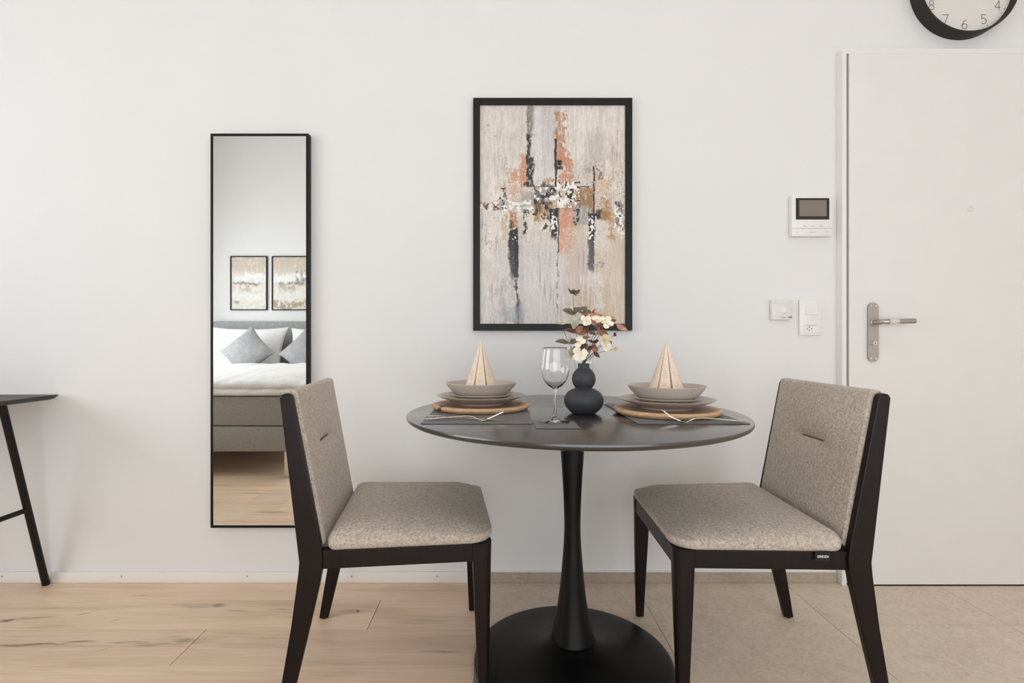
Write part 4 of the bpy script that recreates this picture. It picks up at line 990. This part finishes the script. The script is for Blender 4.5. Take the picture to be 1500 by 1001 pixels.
def sprig(name, lab, stem, leaves, grp, flowers=(), buds=(), r=.0011):
    bz = VZ+.115
    base = Vector((VX, VY, bz))
    o = empty(name, base, lab, 'flower stem' if flowers else 'leaf sprig', grp)
    pts = [base+Vector((random.uniform(-.003, .003), random.uniform(-.003, .003), 0)), Vector((VX+random.uniform(-.006, .006), VY+random.uniform(-.006, .006), VZ+.150))]
    pts += [fp(*s) for s in stem]
    sm = spl([tuple(p) for p in pts], 5); MB().tube(sm, r, 6, r*.6).build('stem', 'stem', o, smooth=180)
    for L in leaves:
        (bx, by, bd), (tx_, ty_, td), wr, tl, mt = L
        leaf_mesh(fp(bx, by, bd), fp(tx_, ty_, td), wr*1.2, tl).build('leaf', mt, o, smooth=180)
    for (x, y, dy, rad, mt, rot, face) in flowers:
        c = fp(x, y, dy); R = rad*1.12/8.008*(VD+dy+CAMD)/750
        fc = Vector(face).normalized(); s1 = fc.cross(Vector((0, 0, 1))).normalized(); s2 = s1.cross(fc)
        for k in range(4):
            a = rot+k*PI/2+random.uniform(-.15, .15); dd = s1*math.cos(a)+s2*math.sin(a)
            tp = c+dd*R*random.uniform(.85, 1.2)+fc*R*random.uniform(.0, .75)
            mb = MB(); sd = fc.cross(dd).normalized(); n = 6; v = []
            for i in range(n+1):
                t = i/n; wd = R*.47*(math.sin(PI*min(.5+.0, t*.72+.06)) if t < .8 else math.sin(PI*(.72*.8+.06))*math.sqrt(max(0, 1-((t-.8)/.2)**2)*.9+.1))
                cc = c.lerp(tp, t)+fc*R*(.18*math.sin(PI*t))
                for j in (-1, -.5, 0, .5, 1): v.append(cc+sd*wd*j+fc*(abs(j)*R*.10+.03*R*math.sin(7*j+i)))
            nv = len(v); v = v+[p-fc*.0003 for p in v]; f = []
            for i in range(n):
                for j in range(4):
                    q_ = (i*5+j, i*5+j+1, (i+1)*5+j+1, (i+1)*5+j); f.append(q_); f.append(tuple(nv+z for z in q_[::-1]))
            mb.add(v, f).build('petal', mt, o, smooth=180)
        MB().lathe([(0, -.0010), (.0010, -.0005), (.0011, .0006), (0, .0012)], tuple(c+fc*.0018), 8).build('flower_centre', 'berry', o, smooth=180)
    for (x, y, dy, rad, mt) in buds:
        c = fp(x, y, dy); R = rad/8.008*(VD+dy+CAMD)/750
        MB().lathe([(0, -R)]+[(R*.92*math.sin(t), -R*math.cos(t)) for t in (.5, 1.0, 1.5, 2.0, 2.5)]+[(0, R)], tuple(c), 10).build('bud', mt, o, smooth=180)
    return o
G1 = 'leaf sprigs in the slate vase'; G2 = 'flower stems in the slate vase'
ol, pa, re, co, bn = 'leaf_olive', 'leaf_pale', 'leaf_red', 'leaf_coral', 'leaf_brown'
sprig('leaf_sprig', 'tallest olive-brown leaf sprig standing upright in the vase', [(372, 800), (330, 660), (305, 560), (296, 430), (284, 300), (275, 180), (276, 130)],
 [((277, 125, 0), (362, 76, -.004), .42, .5, ol), ((276, 130, 0), (218, 58, -.002), .28, -.5, ol), ((277, 122, 0), (330, 98, -.012), .8, .2, ol), ((276, 128, 0), (286, 70, .008), .7, 0, ol),
  ((288, 368, 0), (146, 312, -.004), .44, .5, ol), ((288, 368, 0), (385, 288, .004), .55, -.5, ol), ((288, 360, 0), (300, 280, .01), .5, .3, ol),
  ((305, 520, 0), (250, 470, -.012), .8, .3, pa), ((303, 520, 0), (338, 335, -.006), .42, -.4, pa), ((303, 530, 0), (262, 420, -.008), .5, .5, pa),
  ((310, 585, 0), (165, 545, -.004), .36, .6, bn), ((310, 585, 0), (395, 505, -.006), .6, -.4, re), ((312, 585, 0), (460, 555, .006), .38, .4, re)], G1)
sprig('leaf_sprig', 'sage and olive leaf sprig leaning out to the left of the vase', [(340, 870), (285, 800), (228, 710), (190, 620), (155, 535), (120, 478)],
 [((125, 480, 0), (12, 462, -.004), .30, .7, pa), ((130, 482, 0), (265, 432, -.006), .42, -.6, pa), ((222, 705, 0), (62, 686, -.005), .34, .6, ol), ((225, 705, 0), (345, 672, -.004), .50, -.5, ol),
  ((222, 700, 0), (250, 585, -.01), .22, .2, pa), ((285, 795, 0), (205, 890, -.01), .62, .3, pa), ((290, 790, 0), (225, 800, -.012), .8, .2, pa), ((282, 740, 0), (330, 800, -.006), .35, .2, ol)], G1)
sprig('leaf_sprig', 'russet and coral leaf sprig spreading to the right of the vase', [(450, 880), (480, 790), (505, 690), (560, 590), (625, 520), (700, 440)],
 [((640, 500, 0), (560, 470, -.01), .7, .3, re), ((690, 440, 0), (790, 432, -.004), .42, .5, re), ((690, 440, 0), (768, 395, -.004), .4, -.3, co), ((680, 430, 0), (640, 375, .004), .5, .3, co), ((660, 470, 0), (740, 505, -.008), .5, 0, co),
  ((600, 550, 0), (690, 605, -.004), .42, .4, re), ((590, 560, 0), (530, 500, .004), .5, .4, re), ((640, 545, 0), (600, 640, -.008), .4, .2, re), ((540, 610, 0), (480, 570, -.004), .5, .5, ol), ((545, 600, 0), (620, 560, -.006), .45, -.3, re),
  ((510, 690, 0), (445, 675, -.005), .45, .4, bn), ((495, 740, 0), (575, 800, -.01), .6, .2, re), ((495, 740, 0), (430, 790, -.008), .5, -.3, bn), ((520, 800, 0), (590, 875, -.008), .42, .3, bn), ((510, 760, 0), (520, 700, -.012), .7, 0, re), ((505, 700, 0), (560, 660, -.01), .6, .5, bn)], G1)
sprig('leaf_sprig', 'copper leaf sprig rising behind the cream flowers in the vase', [(415, 860), (420, 740), (440, 620), (455, 500), (470, 400), (500, 350)],
 [((470, 395, 0), (345, 430, .003), .4, .5, re), ((455, 380, 0), (355, 340, .004), .42, .4, re), ((440, 350, 0), (375, 275, .004), .5, .3, ol), ((420, 300, .004), (448, 262, 0), .5, .6, co), ((380, 290, .004), (430, 262, 0), .35, .6, co),
  ((495, 350, 0), (425, 318, .004), .5, -.2, ol), ((500, 350, 0), (530, 310, .003), .6, .3, ol), ((520, 370, 0), (480, 390, -.004), .6, .3, co), ((500, 360, 0), (620, 385, .002), .42, .4, co), ((520, 360, 0), (535, 290, .004), .4, .3, co), ((560, 385, 0), (640, 410, 0), .5, -.3, re),
  ((470, 420, 0), (560, 500, .002), .4, .3, co), ((440, 640, 0), (370, 640, -.004), .42, .4, re), ((440, 640, 0), (482, 632, -.004), .5, -.4, re), ((450, 560, 0), (400, 530, .004), .6, .5, bn), ((452, 560, 0), (520, 590, .004), .5, .5, re), ((430, 700, 0), (400, 560, .01), .25, .2, pa)], G1)
sprig('leaf_sprig', 'thin sprig with a coral leaf pair at the far right', [(470, 870), (540, 800), (610, 735), (700, 665), (765, 600), (830, 540)],
 [((825, 545, 0), (785, 480, -.003), .5, .3, co), ((800, 485, 0), (915, 556, -.004), .36, .3, co), ((840, 530, 0), (880, 485, 0), .2, .3, co), ((700, 670, 0), (728, 720, -.005), .5, .2, bn), ((690, 660, 0), (716, 640, 0), .5, .2, bn)], G1,
 buds=[(765, 592, -.004, 16, 'berry'), (775, 612, -.004, 13, 'berry'), (758, 610, -.006, 12, 'berry'), (560, 675, -.01, 18, 'berry')])
sprig('leaf_sprig', 'short sprig with round dark brown leaves above the vase neck', [(412, 880), (405, 800), (400, 755)],
 [((400, 760, -.012), (400, 695, -.016), .95, .2, bn), ((400, 755, -.012), (452, 715, -.016), .8, .2, bn), ((400, 765, -.012), (345, 745, -.016), .6, .4, bn), ((395, 780, -.01), (360, 790, -.014), .6, .2, bn), ((405, 780, -.01), (465, 805, -.014), .5, .2, re)], G1)
pe, py_ = 'petal', 'petal_y'
sprig('flower_stem', 'cream flowers highest on the left of the bouquet', [(425, 850), (440, 700), (452, 560), (440, 470)], [], G2, flowers=[(432, 450, -.014, 62, pe, .5, (-.1, -1, .25))])
sprig('flower_stem', 'cream flower in the upper middle of the bouquet', [(440, 850), (480, 700), (530, 560), (548, 460)], [], G2, flowers=[(555, 438, -.012, 66, pe, .15, (.15, -1, .9))])
sprig('flower_stem', 'cream flower on the upper right of the bouquet', [(445, 860), (500, 740), (590, 600), (655, 500)], [], G2, flowers=[(668, 476, -.014, 70, pe, .3, (.2, -1, .7))])
sprig('flower_stem', 'cream flower drooping low over the vase neck', [(390, 900), (372, 860)], [], G2, flowers=[(365, 855, -.020, 82, pe, .9, (-.2, -1, .3))])
sprig('flower_stem', 'straw-yellow flower right of the bouquet middle', [(455, 880), (540, 780), (620, 700)], [], G2, flowers=[(645, 662, -.010, 60, py_, .2, (.2, -1, .5)), (660, 742, -.012, 66, pe, .6, (.3, -1, .2))])
sprig('flower_stem', 'small white flower left of the bouquet middle', [(395, 860), (370, 760)], [], G2, flowers=[(350, 695, -.006, 68, pe, .1, (-.3, -1, .6))])
sprig('flower_stem', 'single closed cream bud at the lower right', [(460, 900), (550, 830), (640, 800), (735, 778)], [((745, 775, 0), (815, 765, -.004), .7, .3, py_), ((740, 775, 0), (790, 800, -.006), .6, .3, py_)], G2, buds=[(715, 780, 0, 8, 'berry'), (770, 772, 0, 24, 'petal_y')])

# ------------------------------------------------------------------ desk at the left
dk = empty('desk', (-2.35, -.3, 0), 'black desk on slanted steel trestle legs at the far left', 'desk')
m = MB(); DX1 = px2(90, 2.066)
poly = [(DX1, -.0195, .7600), (DX1, -.620, .7600), (-2.95, -.620, .7600), (-2.95, -.0195, .7600)]
def inset(d, z): return [(-2.95+d, -.0195-d*.6, z), (DX1-d, -.0195-d*.6, z), (DX1-d, -.620+d, z), (-2.95+d, -.620+d, z)]
loft(m, [inset(.022, .740), inset(.010, .745), inset(.0004, .7560), inset(0, .7575), inset(.0008, .7595)]).build('desktop', 'desk_top', dk)
for xx, sgn in ((-1.812, 1), (-2.86, -1)):
    tre = []
    for yf, yt in ((-.026, -.215), (-.600, -.420)):
        MB().tube([(xx, yf, .001), (xx+.008*sgn, yt, .742)], .0132, 12).build('leg', 'blackmetal', dk, smooth=60)
    f_ = .40; ya = -.026+(-.215+.026)*f_-.01; yb = -.600+(-.420+.600)*f_+.01
    MB().tube([(xx+.003*sgn, ya, .742*f_+.03), (xx+.003*sgn, yb, .742*f_+.03)], .0095, 10).build('crossbar', 'blackmetal', dk, smooth=60)

# ------------------------------------------------------------------ bed, seen in the mirror
BX0, BX1, BY0, BY1 = -3.20, -1.445, -1.628, -3.70
bed = empty('box_spring_bed', (-2.32, -2.66, 0), 'grey box spring bed on chrome legs, seen in the mirror', 'bed')
MB().bbox(BX0, BY1, .187, BX1, BY0, .366, .012).build('base', 'bed_fabric', bed, smooth=40)
MB().bbox(BX0, BY1, .371, BX1, BY0, .581, .018).build('mattress', 'bed_fabric', bed, smooth=40)
MB().bbox(BX0-.02, -3.77, .10, BX1+.02, -3.705, 1.197, .015).build('headboard', 'headboard', bed, smooth=40)
for lx, ly in ((BX0+.06, BY0-.04), (BX1-.062, BY0-.04), (BX0+.06, BY1+.06), (BX1-.062, BY1+.06)):
    MB().bbox(lx-.030, ly-.030, .001, lx+.030, ly+.030, .1868, .002).build('leg', 'steel', bed)
# duvet
sec = [(-1.585, .6680), (-1.592, .6520), (-1.615, .6430), (-1.603, .6340), (-1.592, .6200), (-1.597, .6030), (-1.620, .5900), (-1.70, .5850), (-2.3, .5840), (-2.95, .5840), (-3.015, .60), (-3.03, .64), (-3.01, .69), (-2.95, .735), (-2.85, .760), (-2.7, .766), (-2.5, .758), (-2.3, .748), (-2.1, .738), (-1.9, .728), (-1.75, .716), (-1.66, .704), (-1.61, .690)]
sec = spl(sec, 3)
m = MB(); rings = []
NXD = 110
for i in range(NXD+1):
    t = i/NXD; x = (BX0-.05)+(BX1-BX0+.09)*t
    e = min(t, 1-t)*NXD; sq = min(1, .35+.65*math.sqrt(min(1, e/5)))
    row = []
    for (y, z) in sec:
        n1 = mnoise.noise(Vector((x*4, y*3, z*6)))+.6*mnoise.noise(Vector((x*9+y*3, y*7, 3))); n2 = mnoise.noise(Vector((x*14, y*9, z*30+5)))
        top = smoothstep(.60, .72, z)
        zz = .64+(z-.64)*sq if z > .64 else .64+(z-.64)*sq
        fr = smoothstep(-1.8, -1.6, y)
        row.append((x, y+fr*(n1*.012+n2*.013), max(.5838, zz+(n1*.012+n2*.006)*top+fr*n2*.006*(1-top)*(1 if z > .60 else 0))))
    rings.append(row)
tag(loft(m, rings).build('duvet', 'linen', origin=(-2.32, -2.3, .584), smooth=180), 'puffy white duvet spread over the grey bed', 'duvet')
def pillow(name, lab, cat, mat, c, w2, h2, T, lean, roll, grp, p=2.6, sharp=.12, yaw=0):
    n = 33; m = MB(); ss = [math.sin(PI/2*(2*i/(n-1)-1)) for i in range(n)]
    def pt(i, j, sg):
        s, t = ss[i], ss[j]; pin = 1-sharp*(1-t*t)*abs(s)**6; pin2 = 1-sharp*(1-s*s)*abs(t)**6
        x = s*w2*pin; z = t*h2*pin2
        th_ = T*(max(0, 1-abs(s)**p)**.55)*(max(0, 1-abs(t)**p)**.55)
        q_ = mnoise.noise(Vector((x*6+c[0]*3, z*6, sg*.3)))*.012*min(1, th_/T*2); q_ += mnoise.noise(Vector((x*18+c[0]*3, z*14, sg)))*.003*min(1, th_/T*2)
        return Vector((x, sg*(th_)+q_, z))
    R = Matrix.Rotation(yaw, 3, 'Z') @ Matrix.Rotation(lean, 3, 'X') @ Matrix.Rotation(roll, 3, 'Y'); cv = Vector(c)
    m.grid(n, n, lambda i, j: cv+R @ pt(i, j, 1)); m.grid(n, n, lambda i, j: cv+R @ pt(i, j, -1))
    o = m.build(name, mat, origin=c, smooth=180)
    bm = bmesh.new(); bm.from_mesh(o.data); bmesh.ops.remove_doubles(bm, verts=bm.verts, dist=1e-4); bmesh.ops.recalc_face_normals(bm, faces=bm.faces); bm.to_mesh(o.data); bm.free()
    return tag(o, lab, cat, grp)
pillow('pillow', 'large white pillow behind the grey cushion that shows whole in the mirror', 'pillow', 'linen', (-2.715, -3.47, .857), .415, .29, .10, math.radians(20), 0, 'white pillows on the bed')
pillow('pillow', 'large white pillow cut off by the right edge of the mirror', 'pillow', 'linen', (-1.865, -3.47, .852), .405, .285, .10, math.radians(20), 0, 'white pillows on the bed')
pillow('cushion', 'grey satin cushion on its corner, whole in the mirror', 'cushion', 'cushion', (-2.57, -3.20, .864), .203, .203, .06, math.radians(16), PI/4+.03, 'grey cushions on the bed', 2.2, .10)
pillow('cushion', 'grey satin cushion cut off by the right edge of the mirror', 'cushion', 'cushion', (-1.975, -3.20, .860), .200, .200, .06, math.radians(16), PI/4-.05, 'grey cushions on the bed', 2.2, .10)

def small_art(seed):
    im = np.zeros((96, 64, 3)); h, w_ = im.shape[:2]; im += np.array([214, 207, 198.]); im += ((fbm(h, w_, 20, 10, seed)-.5)*40)[:, :, None]
    A = lambda *a, **k: paint(im, *a, 100, 150, **k)
    A(0, 0, 100, 45, (196, 182, 166), op=.8, rough=10, seed=seed+1, fade=(0, 0, 0, 30)); A(0, 50, 100, 72, (230, 230, 230), op=.9, rough=8, seed=seed+2)
    A(10, 74, 90, 80, (120, 108, 92), op=.9, rough=6, seed=seed+3, holes=.35); A(20, 80, 60, 100, (160, 150, 134), op=.7, rough=8, seed=seed+4, holes=.4, fade=(0, 0, 0, 20))
    if seed % 2: A(0, 124, 100, 146, (160, 140, 112), op=.85, rough=12, seed=seed+5, holes=.2); A(66, 40, 100, 75, (120, 118, 118), op=.7, rough=8, seed=seed+6, holes=.4)
    else: A(10, 125, 24, 132, (120, 116, 110), op=.8, rough=3, seed=seed+7, holes=.3)
    A(0, 100, 100, 122, (224, 222, 220), op=.6, rough=10, seed=seed+8)
    return im[:, ::-1].copy()
for x0, x1, sd, lab in ((-3.040, -2.625, 500, 'abstract beige landscape print in thin black frame, left one in the mirror'), (-2.572, -2.157, 601, 'abstract beige and brown print in thin black frame, right one in the mirror')):
    y = YF; o = empty('framed_print', ((x0+x1)/2, y+.001, 1.325), lab, 'picture', 'framed prints above the bed')
    m = MB(); frame_bars(m, x0, 1.325, x1, 1.936, y+.0012, y+.022, .011); m.build('frame', 'mirrorframe', o)
    MB().box(x0+.006, y+.002, 1.331, x1-.006, y+.008, 1.930).build('backing', 'paper', o)
    art_object('print', small_art(sd)[:, ::-1], x0+.0105, 1.3355, x1-.0105, 1.9255, y+.012, o)

# unseen ceiling lamps added as housings for the fill light set at the top
for lx, ly, lab in ((-1.6, -1.5, 'added flat square ceiling lamp above the bed end'), (0.5, -1.35, 'added flat square ceiling lamp above the dining table'), (2.2, -1.6, 'added flat square ceiling lamp near the door')):
    o = empty('added_ceiling_lamp', (lx, ly, ZC), lab, 'lamp', 'added flat ceiling lamps')
    MB().bbox(lx-.23, ly-.23, ZC-.040, lx+.23, ly+.23, ZC-.0005, .004).build('housing', 'white_plastic', o)
